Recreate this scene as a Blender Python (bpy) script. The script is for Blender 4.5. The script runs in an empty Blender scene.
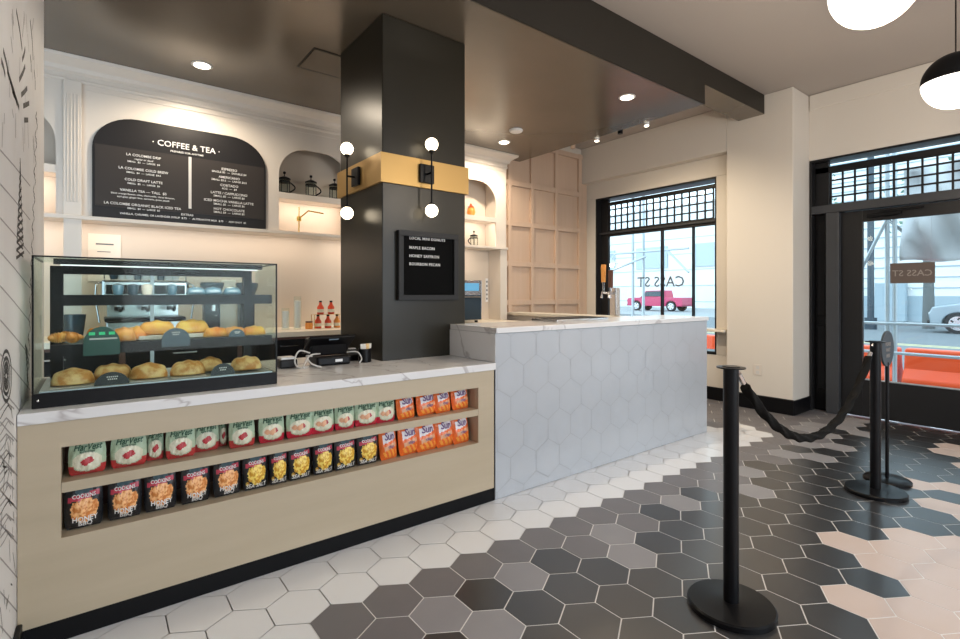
import bpy, bmesh, math, random
from mathutils import Vector, Matrix, Euler
R = math.radians
PI = math.pi
random.seed(7)
SC = bpy.context.scene
COL = SC.collection

# ------------------------------------------------------------------ camera
CAMZ = 1.29
F, HZ = 500.0, 294.3
TH = math.atan2(649, 500)                     # the counter runs off to the right of the view
cam = bpy.data.cameras.new('camera')
cam.sensor_width = 36; cam.lens = 36 * F / 960
cam.shift_y = (HZ - 319.5) / 960
cam.clip_start = .05; cam.clip_end = 300
co = bpy.data.objects.new('camera', cam); COL.objects.link(co)
co.location = (0, 0, CAMZ)
co.rotation_euler = (R(90), 0, math.atan2(math.sin(TH), math.cos(TH)) - R(90))
SC.camera = co

# ------------------------------------------------------------------ world and big lights
w = bpy.data.worlds.new('sky'); SC.world = w; w.use_nodes = True
bg = w.node_tree.nodes['Background']
bg.inputs[0].default_value = (.68, .85, 1, 1); bg.inputs[1].default_value = 2.6

SC.view_settings.view_transform = 'Standard'; SC.view_settings.look = 'None'
SC.view_settings.gamma = 1; SC.view_settings.use_curve_mapping = False
SC.view_settings.exposure = 0.5
SC.cycles.use_denoising = True
SC.cycles.max_bounces = 7; SC.cycles.diffuse_bounces = 4; SC.cycles.glossy_bounces = 4
SC.cycles.transparent_max_bounces = 16; SC.cycles.caustics_reflective = False; SC.cycles.caustics_refractive = False
SC.cycles.sample_clamp_indirect = 4

def area(name, loc, rot, sx, sy, power, col, spread=180):
    l = bpy.data.lights.new(name, 'AREA'); l.shape = 'RECTANGLE'; l.size = sx; l.size_y = sy
    l.energy = power; l.color = col; l.spread = R(spread)
    o = bpy.data.objects.new(name, l); COL.objects.link(o); o.location = loc; o.rotation_euler = rot
    return o
WARM = (1, .78, .52); LED = (1, .82, .66)
# daylight of the shop windows behind the camera
area('window_daylight', (2.6, -3.3, 1.7), (R(90), 0, 0), 4.6, 2.4, 72, (.93, .96, 1))

def px(u, y):                                  # x on the plane y for an image column u
    X = (u - 480) / F
    return y * (X * math.sin(TH) + math.cos(TH)) / (math.sin(TH) - X * math.cos(TH))
def onx(u, v, x):
    X = (u - 480) / F; r = (X * math.sin(TH) + math.cos(TH), -X * math.cos(TH) + math.sin(TH), (HZ - v) / F)
    t = x / r[0]; return Vector((x, r[1] * t, CAMZ + r[2] * t))

# ------------------------------------------------------------------ materials
def mat(name, col, rough=.5, metal=0, **k):
    m = bpy.data.materials.new(name); m.use_nodes = True
    nt = m.node_tree; b = nt.nodes['Principled BSDF']
    b.inputs['Base Color'].default_value = (*col, 1); b.inputs['Roughness'].default_value = rough
    b.inputs['Metallic'].default_value = metal
    if 'spec' in k: b.inputs['Specular IOR Level'].default_value = k['spec']
    if 'emit' in k:
        b.inputs['Emission Color'].default_value = (*k.get('ecol', col), 1); b.inputs['Emission Strength'].default_value = k['emit']
    if 'coat' in k: b.inputs['Coat Weight'].default_value = k['coat']; b.inputs['Coat Roughness'].default_value = .15
    if 'alpha' in k: b.inputs['Alpha'].default_value = k['alpha']
    if k.get('noise'):                         # (scale, amount, colour2, stretch)
        sc_, amt, c2, st = k['noise']
        tc = nt.nodes.new('ShaderNodeTexCoord'); mp = nt.nodes.new('ShaderNodeMapping'); mp.inputs['Scale'].default_value = st
        n = nt.nodes.new('ShaderNodeTexNoise'); n.inputs['Scale'].default_value = sc_; n.inputs['Detail'].default_value = 6
        cr = nt.nodes.new('ShaderNodeValToRGB'); cr.color_ramp.elements[0].position = .5 - amt; cr.color_ramp.elements[1].position = .5 + amt
        cr.color_ramp.elements[0].color = (*col, 1); cr.color_ramp.elements[1].color = (*c2, 1)
        nt.links.new(tc.outputs['Object'], mp.inputs[0]); nt.links.new(mp.outputs[0], n.inputs[0])
        nt.links.new(n.outputs[0], cr.inputs[0]); nt.links.new(cr.outputs[0], b.inputs['Base Color'])
    if k.get('bump'):
        sc_, st_ = k['bump']
        tc = nt.nodes.new('ShaderNodeTexCoord'); n = nt.nodes.new('ShaderNodeTexNoise'); n.inputs['Scale'].default_value = sc_
        bp = nt.nodes.new('ShaderNodeBump'); bp.inputs['Strength'].default_value = st_; bp.inputs['Distance'].default_value = .01
        nt.links.new(tc.outputs['Object'], n.inputs[0]); nt.links.new(n.outputs[0], bp.inputs['Height']); nt.links.new(bp.outputs[0], b.inputs['Normal'])
    return m
def glass(name, col=(1, 1, 1), rough=.02, refl=1.0):
    m = bpy.data.materials.new(name); m.use_nodes = True; nt = m.node_tree; nt.nodes.clear()
    o = nt.nodes.new('ShaderNodeOutputMaterial'); mx = nt.nodes.new('ShaderNodeMixShader')
    t = nt.nodes.new('ShaderNodeBsdfTransparent'); t.inputs[0].default_value = (*col, 1)
    g = nt.nodes.new('ShaderNodeBsdfGlossy'); g.inputs['Roughness'].default_value = rough
    f = nt.nodes.new('ShaderNodeFresnel'); f.inputs[0].default_value = 1.45
    mu = nt.nodes.new('ShaderNodeMath'); mu.operation = 'MULTIPLY'; mu.inputs[1].default_value = refl
    nt.links.new(f.outputs[0], mu.inputs[0]); nt.links.new(mu.outputs[0], mx.inputs[0]); nt.links.new(t.outputs[0], mx.inputs[1])
    nt.links.new(g.outputs[0], mx.inputs[2]); nt.links.new(mx.outputs[0], o.inputs[0])
    return m
def marble(name, base, vein, scale=1.6, width=.018, rough=.22):
    m = mat(name, base, rough); nt = m.node_tree; b = nt.nodes['Principled BSDF']
    tc = nt.nodes.new('ShaderNodeTexCoord'); n = nt.nodes.new('ShaderNodeTexNoise'); n.inputs['Scale'].default_value = scale
    n.inputs['Detail'].default_value = 5; n.inputs['Distortion'].default_value = 1.1
    a = nt.nodes.new('ShaderNodeMath'); a.operation = 'SUBTRACT'; a.inputs[1].default_value = .5
    ab = nt.nodes.new('ShaderNodeMath'); ab.operation = 'ABSOLUTE'
    cr = nt.nodes.new('ShaderNodeValToRGB'); e = cr.color_ramp.elements
    e[0].position = 0; e[0].color = (*vein, 1); e[1].position = width; e[1].color = (*base, 1)
    nt.links.new(tc.outputs['Object'], n.inputs[0]); nt.links.new(n.outputs[0], a.inputs[0]); nt.links.new(a.outputs[0], ab.inputs[0])
    nt.links.new(ab.outputs[0], cr.inputs[0]); nt.links.new(cr.outputs[0], b.inputs['Base Color'])
    return m

M = {}
M['wall'] = mat('wall_paint', (.67, .62, .55), .7)
M['ceil'] = mat('ceiling_paint', (.42, .375, .34), .6)
M['mill'] = mat('millwork_white', (.68, .615, .545), .4)
M['splash'] = mat('backsplash_cream', (.63, .55, .46), .5)
M['soffit'] = mat('soffit_bronze', (.112, .090, .064), .24, 0, spec=1.0, noise=(1.2, .3, (.14, .112, .082), (1, 1, 1)))
M['fascia'] = mat('fascia_bronze', (.020, .017, .013), .5, spec=.3)
M['column'] = mat('column_bronze', (.018, .015, .009), .32, 0, spec=.35)
M['gold'] = mat('brushed_gold', (.46, .285, .095), .40, .55)
M['black'] = mat('black_metal', (.005, .005, .006), .33, spec=.18)
M['matblack'] = mat('matte_black', (.005, .005, .006), .5, spec=.15)
M['frame'] = mat('dark_frame', (.013, .013, .014), .4, spec=.3)
M['post'] = mat('door_post_grey', (.048, .050, .054), .4, spec=.3)
M['quartz'] = marble('marble_quartz', (.76, .75, .75), (.50, .47, .47), 1.1, .010)
M['islandtile'] = mat('island_tile', (.45, .475, .51), .25, noise=(2.5, .3, (.49, .515, .55), (1, 1, 1)))
M['grout'] = mat('tile_grout', (.35, .36, .38), .8)
M['groutf'] = mat('floor_grout', (.80, .79, .78), .8)
M['groutw'] = mat('white_tile_grout', (.66, .66, .66), .8)
M['oak'] = mat('pale_oak', (.52, .43, .31), .45, noise=(2.2, .32, (.45, .37, .26), (.6, .6, 6)))
M['oakpanel'] = mat('pink_beige_panel', (.60, .44, .33), .5, noise=(3, .3, (.56, .40, .29), (6, 6, .5)))
M['cream'] = mat('cream_top', (.74, .67, .56), .4)
M['tW'] = mat('tile_white', (.85, .86, .88), .24, spec=.6)
M['tG'] = mat('tile_grey', (.160, .155, .165), .36, noise=(5, .3, (.19, .178, .185), (1, 1, 1)))
M['tL'] = mat('tile_light_grey', (.27, .265, .28), .36, noise=(5, .3, (.31, .30, .31), (1, 1, 1)))
M['tK'] = mat('tile_charcoal', (.028, .028, .030), .28, spec=1.0)
M['tD'] = mat('tile_dark_brown_grey', (.046, .042, .039), .28, spec=1.0)
M['tB'] = mat('tile_blush', (.60, .47, .40), .33, noise=(3, .3, (.64, .54, .50), (1, 1, 1)))
M['glass'] = glass('clear_glass', (.93, .97, .96))
M['caseglass'] = glass('case_glass', (.93, .975, .955), .01, .22)
M['chrome'] = mat('chrome', (.75, .75, .77), .18, 1)
M['machine'] = mat('machine_steel', (.38, .39, .41), .22, 1)
M['steel'] = mat('galvanised_steel', (.45, .50, .54), .4, .6)
M['white'] = mat('white_plastic', (.8, .8, .8), .4)
M['lettering'] = mat('white_lettering', (.85, .84, .82), .5)
M['dimletter'] = mat('pale_lettering', (.62, .60, .57), .5)
M['darkletter'] = mat('dark_lettering', (.10, .11, .12), .5)
M['bulb'] = mat('lit_globe', (1, .93, .82), .4, emit=4.5, ecol=(1, .84, .60))
M['pend'] = mat('lit_opal', (1, .97, .9), .4, emit=1.5, ecol=(1, .94, .84))
M['lamp'] = mat('lit_downlight', (1, .95, .85), .4, emit=12, ecol=(1, .88, .68))
M['plaster'] = mat('mural_plaster', (.80, .79, .79), .6, noise=(2.2, .22, (.70, .68, .67), (3, 1, .35)))
M['ink'] = mat('mural_ink', (.06, .055, .055), .7)
M['inkpale'] = mat('mural_pale_ink', (.34, .32, .32), .7)
M['board'] = mat('menu_board', (.014, .012, .012), .4, spec=.3)
M['boardpanel'] = mat('menu_board_panel', (.034, .028, .025), .5, spec=.3)
M['felt'] = mat('letterboard_felt', (.004, .004, .004), .9, spec=.1)
M['lbframe'] = mat('letterboard_frame', (.014, .014, .015), .5, spec=.3)
M['bread'] = mat('bread_crust', (.58, .25, .06), .5, noise=(24, .09, (.84, .58, .25), (1, 1, 1)))
M['pastry'] = mat('pastry_crust', (.55, .15, .025), .3, noise=(14, .18, (.85, .45, .12), (1, 1, 1)))
M['yolk'] = mat('yellow_pastry', (.75, .22, .02), .35, noise=(14, .18, (.97, .62, .12), (1, 1, 1)))
M['paper'] = mat('parchment', (.72, .69, .62), .7)
M['tagblack'] = mat('sign_black', (.010, .014, .018), .4)
M['taggreen'] = mat('sign_green', (.005, .06, .045), .3)
M['tagblue'] = mat('sign_blue', (.02, .05, .075), .3)
M['greenlit'] = mat('green_mark', (.05, .75, .30), .4)
M['film'] = mat('wrapped_plastic', (.10, .20, .28), .2, coat=1)
M['hopper'] = mat('smoked_hopper', (.03, .05, .07), .15)
M['orange'] = mat('barrier_orange', (.80, .075, .008), .45)
M['tarp'] = mat('grey_tarp', (.55, .56, .58), .7)
M['asphalt'] = mat('asphalt', (.13, .15, .165), .8, noise=(3, .3, (.15, .17, .185), (1, 1, 1)))
M['pave'] = mat('sidewalk', (.30, .32, .33), .8)
M['yellow'] = mat('road_yellow', (.75, .66, .30), .7)
M['bldg'] = mat('pale_wall', (.80, .80, .80), .8)
M['bldgband'] = mat('blue_grey_band', (.36, .43, .48), .7)
M['bldgglass'] = mat('facade_glass', (.45, .52, .56), .3)
M['bark'] = mat('bark', (.14, .15, .15), .9)
M['leaf'] = mat('leaves', (.16, .27, .20), .7)
M['redcar'] = mat('red_paint', (.55, .03, .12), .3, coat=.6)
M['silver'] = mat('silver_paint', (.30, .35, .39), .3, .4, coat=.6)
M['tyre'] = mat('tyre', (.02, .02, .022), .8)
M['carglass'] = mat('car_glass', (.04, .07, .09), .1)
M['rope'] = mat('braided_rope', (.006, .0055, .005), .8, spec=.1)
M['wood'] = mat('tap_wood', (.80, .34, .08), .45)
M['dkwood'] = mat('dark_wood', (.12, .05, .035), .5)
M['red'] = mat('red_drink', (.70, .07, .02), .3)
M['amber'] = mat('amber_drink', (.80, .30, .05), .3)
M['screen'] = mat('blue_screen', (.05, .15, .25), .3, emit=.5, ecol=(.15, .45, .7))
M['cable'] = mat('pale_cable', (.62, .60, .57), .5)
M['brass'] = mat('brass', (.80, .52, .14), .25, 1)
M['door'] = mat('dark_door_panel', (.004, .004, .005), .35, spec=.2)
M['signbrown'] = mat('sign_brown', (.10, .075, .065), .5); M['signgrey'] = mat('sign_grey', (.05, .06, .07), .5, spec=.3)
M['splashpaper'] = mat('notice_paper', (.78, .71, .62), .6)
M['faint'] = mat('faint_lettering', (.26, .23, .21), .5)
# chip bag inks
M['mint'] = mat('bag_mint', (.47, .59, .42), .35, coat=.4, bump=(38, .9))
M['creamink'] = mat('bag_cream', (.74, .72, .56), .35, coat=.4, bump=(38, .9))
M['redink'] = mat('bag_red', (.50, .045, .045), .35, coat=.4, bump=(38, .9))
M['crimson'] = mat('bag_crimson', (.55, .02, .05), .35, coat=.4, bump=(38, .9))
M['fruit'] = mat('bag_fruit', (.45, .03, .04), .35)
M['slice'] = mat('bag_apple_slice', (.72, .38, .22), .35)
M['inkblack'] = mat('bag_black', (.012, .014, .018), .3, coat=.5, bump=(38, .9))
M['inkteal'] = mat('bag_slate', (.07, .12, .14), .3)
M['chipor'] = mat('bag_orange_crisp', (.62, .20, .04), .4, noise=(60, .06, (.95, .52, .22), (1, 1, 1)))
M['chipyl'] = mat('bag_yellow_crisp', (.62, .30, .02), .4, noise=(60, .06, (.95, .72, .16), (1, 1, 1)))
M['orbag'] = mat('bag_orange', (.80, .14, .015), .3, coat=.5, bump=(38, .9))
M['orlight'] = mat('bag_light_orange', (.92, .36, .06), .3)
M['sunwhite'] = mat('bag_white', (.82, .78, .80), .35)
M['redband'] = mat('bag_red_band', (.55, .05, .09), .35)
M['purple'] = mat('bag_purple', (.16, .07, .22), .4)
M['darkgreen'] = mat('bag_dark_green', (.03, .10, .06), .4)

# ------------------------------------------------------------------ builders
ORG = {}
def props(o, label=None, cat=None, group=None, kind=None):
    if label: o['label'] = label
    if cat: o['category'] = cat
    if group: o['group'] = group
    if kind: o['kind'] = kind
    return o
def thing(name, label, cat, loc=(0, 0, 0), group=None):
    o = bpy.data.objects.new(name, None); o.empty_display_size = .1; COL.objects.link(o); o.location = loc
    ORG[o.name] = Vector(loc); return props(o, label, cat, group)

class MB:
    def __init__(s): s.v = []; s.f = []; s.mi = []; s.m = []; s.sm = []
    def slot(s, m):
        if m not in s.m: s.m.append(m)
        return s.m.index(m)
    def add(s, vs, fs, m, smooth=False):
        b = len(s.v); k = s.slot(m); s.v += [tuple(v) for v in vs]
        for f in fs: s.f.append(tuple(i + b for i in f)); s.mi.append(k); s.sm.append(smooth)
        return s
    def box(s, x0, x1, y0, y1, z0, z1, m):
        vs = [(x0, y0, z0), (x1, y0, z0), (x1, y1, z0), (x0, y1, z0), (x0, y0, z1), (x1, y0, z1), (x1, y1, z1), (x0, y1, z1)]
        return s.add(vs, [(0, 3, 2, 1), (4, 5, 6, 7), (0, 1, 5, 4), (1, 2, 6, 5), (2, 3, 7, 6), (3, 0, 4, 7)], m)
    def lathe(s, prof, c, m, n=24, axis='z', smooth=True, rot=None):
        vs = []; fs = []
        for r, h in prof:
            for i in range(n):
                a = 2 * PI * i / n; p = Vector((r * math.cos(a), r * math.sin(a), h))
                if axis == 'x': p = Vector((p.z, p.x, p.y))
                if axis == 'y': p = Vector((p.x, p.z, p.y))
                if rot: p = rot @ p
                vs.append(p + Vector(c))
        k = len(prof)
        for j in range(k - 1):
            for i in range(n):
                a, b = j * n + i, j * n + (i + 1) % n; fs.append((a, b, b + n, a + n))
        fs.append(tuple(range(n))[::-1]); fs.append(tuple((k - 1) * n + i for i in range(n)))
        return s.add(vs, fs, m, smooth)
    def cyl(s, c, r, h, m, n=24, axis='z', r2=None):
        return s.lathe([(r, 0), (r2 if r2 is not None else r, h)], c, m, n, axis, True)
    def sphere(s, c, r, m, n=20, sc=(1, 1, 1)):
        prof = [(max(1e-4, r * math.sin(PI * j / n)), -r * math.cos(PI * j / n)) for j in range(n + 1)]
        vs = []; fs = []
        for rr, h in prof:
            for i in range(n):
                a = 2 * PI * i / n; vs.append((c[0] + rr * math.cos(a) * sc[0], c[1] + rr * math.sin(a) * sc[1], c[2] + h * sc[2]))
        for j in range(n):
            for i in range(n):
                a, b = j * n + i, j * n + (i + 1) % n; fs.append((a, b, b + n, a + n))
        return s.add(vs, fs, m, True)
    def tube(s, pts, r, m, n=10, twist=None, smooth=True):
        pts = [Vector(p) for p in pts]; vs = []; fs = []
        up = Vector((0, 0, 1)); k = len(pts)
        for j, p in enumerate(pts):
            d = (pts[min(j + 1, k - 1)] - pts[max(j - 1, 0)]).normalized()
            if abs(d.dot(up)) > .95: up = Vector((1, 0, 0)) if abs(d.x) < .9 else Vector((0, 1, 0))
            a = d.cross(up).normalized(); b = a.cross(d).normalized(); up = b
            rr = r[j] if isinstance(r, (list, tuple)) else r
            for i in range(n):
                t = 2 * PI * i / n; q = rr
                if twist: q = rr * (1 + .22 * math.cos(3 * (t + twist * j)))
                vs.append(p + a * (q * math.cos(t)) + b * (q * math.sin(t)))
        for j in range(k - 1):
            for i in range(n):
                a_, b_ = j * n + i, j * n + (i + 1) % n; fs.append((a_, b_, b_ + n, a_ + n))
        fs.append(tuple(range(n))[::-1]); fs.append(tuple((k - 1) * n + i for i in range(n)))
        return s.add(vs, fs, m, smooth)
    def prism(s, poly, fn, d0, d1, m, smooth=False):   # poly of (a,b); fn(a,b,d) -> point
        n = len(poly); vs = [fn(a, b, d0) for a, b in poly] + [fn(a, b, d1) for a, b in poly]
        fs = [tuple(range(n))[::-1], tuple(range(n, 2 * n))]
        fs += [(i, (i + 1) % n, n + (i + 1) % n, n + i) for i in range(n)]
        return s.add(vs, fs, m, smooth)
    def build(s, name, parent=None, bevel=0, seg=2, sub=0):
        me = bpy.data.meshes.new(name)
        o0 = ORG.get(parent.name, Vector((0, 0, 0))) if parent else Vector((0, 0, 0))
        me.from_pydata([tuple(Vector(v) - o0) for v in s.v], [], s.f)
        for m in s.m: me.materials.append(M[m])
        me.polygons.foreach_set('material_index', s.mi); me.polygons.foreach_set('use_smooth', s.sm)
        b = bmesh.new(); b.from_mesh(me); bmesh.ops.recalc_face_normals(b, faces=b.faces); b.to_mesh(me); b.free()
        o = bpy.data.objects.new(name, me); COL.objects.link(o)
        if parent: o.parent = parent; ORG[o.name] = o0
        if any(s.sm):
            try: me.set_sharp_from_angle(angle=R(40))
            except Exception: pass
        if bevel:
            md = o.modifiers.new('bevel', 'BEVEL'); md.width = bevel; md.segments = seg; md.limit_method = 'ANGLE'; md.angle_limit = R(40)
        if sub:
            md = o.modifiers.new('sub', 'SUBSURF'); md.levels = sub; md.render_levels = sub
        return o
def struct(mb, name, **k): return props(mb.build(name, **k), kind='structure')

def curve_mesh(cu, mtx, name, m, parent=None, remap=None):
    o = bpy.data.objects.new('tmp', cu); COL.objects.link(o)
    dg = bpy.context.evaluated_depsgraph_get()
    me = bpy.data.meshes.new_from_object(o.evaluated_get(dg))
    bpy.data.objects.remove(o); me.name = name
    me.transform(mtx)
    if remap:
        for v in me.vertices: v.co = remap(v.co.copy())
    o0 = ORG.get(parent.name, Vector((0, 0, 0))) if parent else Vector((0, 0, 0))
    me.transform(Matrix.Translation(-o0))
    me.materials.clear(); me.materials.append(M[m])
    ob = bpy.data.objects.new(name, me); COL.objects.link(ob)
    if parent: ob.parent = parent; ORG[ob.name] = o0
    return ob
FX = Matrix(((1, 0, 0, 0), (0, 0, -1, 0), (0, 1, 0, 0), (0, 0, 0, 1)))      # curve plane -> faces -y, reads along +x
def words(name, lines, origin, frame, m, parent=None, ext=.0006, remap=None, bold=.006, space=1.0):
    """lines: (string, x, z, size, align). frame: 3x3 columns. All lines become one mesh."""
    vs = []; fs = []
    for (st, x, z, size, al, *sh) in lines:
        cu = bpy.data.curves.new('t', 'FONT'); cu.body = st; cu.size = size; cu.align_x = al; cu.extrude = ext; cu.resolution_u = 2; cu.offset = size * bold; cu.shear = sh[0] if sh else 0; cu.space_character = space
        o = bpy.data.objects.new('tmp', cu); COL.objects.link(o)
        dg = bpy.context.evaluated_depsgraph_get()
        me = bpy.data.meshes.new_from_object(o.evaluated_get(dg)); bpy.data.objects.remove(o)
        b = len(vs)
        for v in me.vertices: vs.append(Vector((v.co.x + x, v.co.y + z, v.co.z)))
        for p in me.polygons: fs.append(tuple(i + b for i in p.vertices))
        bpy.data.meshes.remove(me); bpy.data.curves.remove(cu)
    mb = MB(); out = []
    for v in vs:
        p = frame @ v + Vector(origin)
        out.append(remap(p) if remap else p)
    mb.add(out, fs, m); return mb.build(name, parent)
FACE_Y = Matrix(((1, 0, 0), (0, 0, -1), (0, 1, 0)))       # text facing -y
FACE_X = Matrix(((0, 0, 1), (1, 0, 0), (0, 1, 0)))        # text on a plane x, facing +x (reads mirrored from inside)
FACE_NX = Matrix(((0, 0, -1), (-1, 0, 0), (0, 1, 0)))     # faces -x
def plate(name, outer, holes, y, thick, m, parent=None, bevel=0):   # flat panel in xz with holes, front at y
    cu = bpy.data.curves.new('p', 'CURVE'); cu.dimensions = '2D'; cu.fill_mode = 'BOTH'; cu.extrude = thick / 2
    for loop in [outer] + holes:
        sp = cu.splines.new('POLY'); sp.points.add(len(loop) - 1); sp.use_cyclic_u = True
        for i, (a, b) in enumerate(loop): sp.points[i].co = (a, b, 0, 1)
    return curve_mesh(cu, Matrix.Translation((0, y + thick / 2, 0)) @ FX, name, m, parent)
def arch(x0, x1, z0, z1, r, rz=None, n=10):
    rz = rz or r; p = [(x0, z0), (x1, z0)]
    for i in range(n + 1):
        a = PI / 2 * i / n; p.append((x1 - r + r * math.cos(a), z1 - rz + rz * math.sin(a)))
    for i in range(n + 1):
        a = PI / 2 + PI / 2 * i / n; p.append((x0 + r + r * math.cos(a), z1 - rz + rz * math.sin(a)))
    return p

# ------------------------------------------------------------------ key sizes
YC = 2.42; ZS = 3.10; ZC = 3.50; YB = 4.975; YN = 5.20; XR = 5.874; XD = 6.31; XL = -.221

# ------------------------------------------------------------------ floor of hexagon tiles
def floor():
    mb = MB(); mb.box(-1.6, 6.55, -3.4, 5.4, -.12, -.0012, 'groutf')
    SA, SB, X0, Y0 = .12747, .13283, .77679, 1.89595
    B = {(-5, 10.5), (-6, 8), (-6, 9 + 1), (-6, 11), (-6, 12), (-6, 15), (-6, 17), (-6, 20), (-5, 21.5), (-5, 22.5), (-5, 16.5)}
    Kt = {(-1, 2.5), (-1, 4.5), (-1, 8.5), (-1, 10.5), (-1, 14.5), (-1, 17.5), (-2, 1), (-2, 3), (-2, 4), (-2, 5), (-2, 7), (-2, 8), (-2, 9), (-2, 10), (-2, 11),
          (-2, 13), (-2, 14), (-2, 15), (-2, 16), (-2, 18), (-2, 20)}
    Lt = {(-1, 1.5), (-1, 3.5), (-1, 6.5), (-1, 9.5), (-2, 2), (-2, 6), (-2, 12), (-1, 13.5), (-1, 16.5), (-1, 18.5), (-2, 17), (-1, 20.5), (-2, 19), (-1, 22.5), (-1, 23.5), (-1, 24.5), (-2, 22), (0, 21), (0, 22)}
    for r in range(-26, 17):
        off = (r % 2) / 2
        for n in range(-18, 34):
            k = n + off; cx = X0 + SA * 3 ** .5 * k; cy = Y0 + SB * 1.5 * r
            if not (-1.5 < cx < 6.45 and -3.3 < cy < 5.3): continue
            q = (r, k)
            if r >= 1: m = 'tW' if k <= {1: 18.5, 2: 19, 3: 17.5, 4: 17}.get(r, 16) else 'tG'
            elif r == 0: m = 'tW' if k < 0 else ('tL' if q in Lt else 'tG')
            elif q in Kt: m = 'tK'
            elif q in Lt: m = 'tL'
            elif r == -1: m = 'tG' if k < 20 else 'tK'
            elif q in B: m = 'tB'
            elif r == -6: m = 'tK'
            elif r == -7: m = 'tB' if k <= 12.5 or k in (14.5, 17.5) else 'tK'
            elif r < -7: m = 'tB' if (r * 7 + int(k * 2) * 3) % 5 or r < -9 else 'tK'
            else: m = 'tK' if (k > 8.5 or r <= -5) else 'tD'
            if r < -3 and k < 6 and m != 'tB': m = 'tD' if (int(k * 2) + r) % 3 else 'tK'
            g = .0032 if m != 'tW' else .0024
            a = SA - g; b = SB - g
            ring = [(cx + a * math.sin(PI / 3 * i), cy + b * math.cos(PI / 3 * i)) for i in range(6)]
            vs = [(x, y, 0) for x, y in ring] + [(x, y, -.002) for x, y in ring]
            if m == 'tW': mb.add([(cx + SA * 1.03 * math.sin(PI / 3 * i), cy + SB * 1.03 * math.cos(PI / 3 * i), -.0009) for i in range(6)], [tuple(range(6))[::-1]], 'groutw')
            mb.add(vs, [tuple(range(6))[::-1]] + [(i, (i + 1) % 6, 6 + (i + 1) % 6, 6 + i) for i in range(6)], m)
    struct(mb, 'floor')
floor()

# ------------------------------------------------------------------ shell
mb = MB(); mb.box(-1.6, 6.9, -3.4, 5.4, ZC, ZC + .12, 'ceil'); struct(mb, 'ceiling')
mb = MB(); mb.box(-1.5, 4.596, 2.475, 5.3, ZS, ZC - .002, 'soffit'); struct(mb, 'ceiling')
mb = MB(); mb.box(-1.5, 4.598, 2.462, 2.4735, ZS - .002, ZC - .002, 'fascia'); struct(mb, 'trim_1')
mb = MB(); mb.box(4.60, XR + .02, 2.464, 2.745, 3.288, ZC - .002, 'fascia'); mb.box(4.60, XR + .02, 2.464, 2.745, 3.285, 3.2879, 'soffit'); struct(mb, 'trim_2')  # beam underside takes the lighter soffit colour to paint in its lit look
# mural wall on the left
mb = MB(); mb.box(XL - .16, XL, -3.3, 3.63, 0, ZC - .002, 'plaster'); struct(mb, 'wall_left')
mb = MB(); mb.box(-1.6, -1.5, 3.4, 5.3, 0, ZC - .002, 'wall'); struct(mb, 'wall_kitchen')
mb = MB(); mb.box(XL + .001, XL + .018, -3.2, 2.40, 0.001, .12, 'black'); struct(mb, 'baseboard_left', bevel=.004)
# back walls
mb = MB(); mb.box(-1.5, 4.27, YN, YN + .12, 0, ZC - .002, 'splash'); struct(mb, 'wall_back')
mb = MB(); mb.box(4.262, 6.3, 5.102, 5.32, 0, ZC - .002, 'wall'); struct(mb, 'wall_back')
# right wall with pier and window niche
mb = MB()
mb.box(XR, 6.62, 2.178, 2.883, 0, ZC - .002, 'wall')
XN = 6.0
mb.box(XN, 6.3, 2.884, 5.10, 0, .55, 'wall'); mb.box(XN, 6.3, 2.884, 3.071, .55, 2.729, 'wall'); mb.box(XN, 6.3, 4.926, 5.10, .55, 2.729, 'wall')
mb.box(XN, 6.3, 2.884, 5.10, 2.729, 2.97, 'wall'); mb.box(XR, 6.3, 2.884, 5.10, 2.97, ZC - .002, 'wall')
struct(mb, 'wall_right', bevel=.006)
# street wall above and beside the entrance
mb = MB(); mb.box(XD, 6.62, -3.3, 2.177, 2.775, ZC - .002, 'wall'); mb.box(XD, 6.62, -3.3, -.25, 0, 2.775, 'wall'); struct(mb, 'wall_entrance')
mb = MB(); mb.box(XR - .016, XR - .001, 2.163, 2.883, .001, .158, 'black'); mb.box(XR, XD - .002, 2.161, 2.177, .001, .158, 'black')
mb.box(XR - .010, XR - .001, 2.168, 2.883, .158, .166, 'black'); struct(mb, 'baseboard_right', bevel=.004)
mb = MB(); mb.box(XN - .016, XN - .001, 2.885, 5.09, .001, .158, 'black'); struct(mb, 'baseboard_niche', bevel=.004)
# thin bead on the pier and ceiling line of the entrance wall
mb = MB(); mb.box(XD - .02, XD - .001, -3.2, 2.17, 3.33, ZC - .003, 'wall'); struct(mb, 'trim_3', bevel=.008)

# unseen rear wall added to hold back sky light, with a shop window opening
mb = MB(); mb.box(XL - .16, 7.0, -3.6, -3.42, 0, .6, 'wall'); mb.box(XL - .16, 7.0, -3.6, -3.42, 2.9, ZC, 'wall'); mb.box(XL - .16, .4, -3.6, -3.42, .6, 2.9, 'wall'); mb.box(5.0, 7.0, -3.6, -3.42, .6, 2.9, 'wall'); struct(mb, 'wall_rear')
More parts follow.
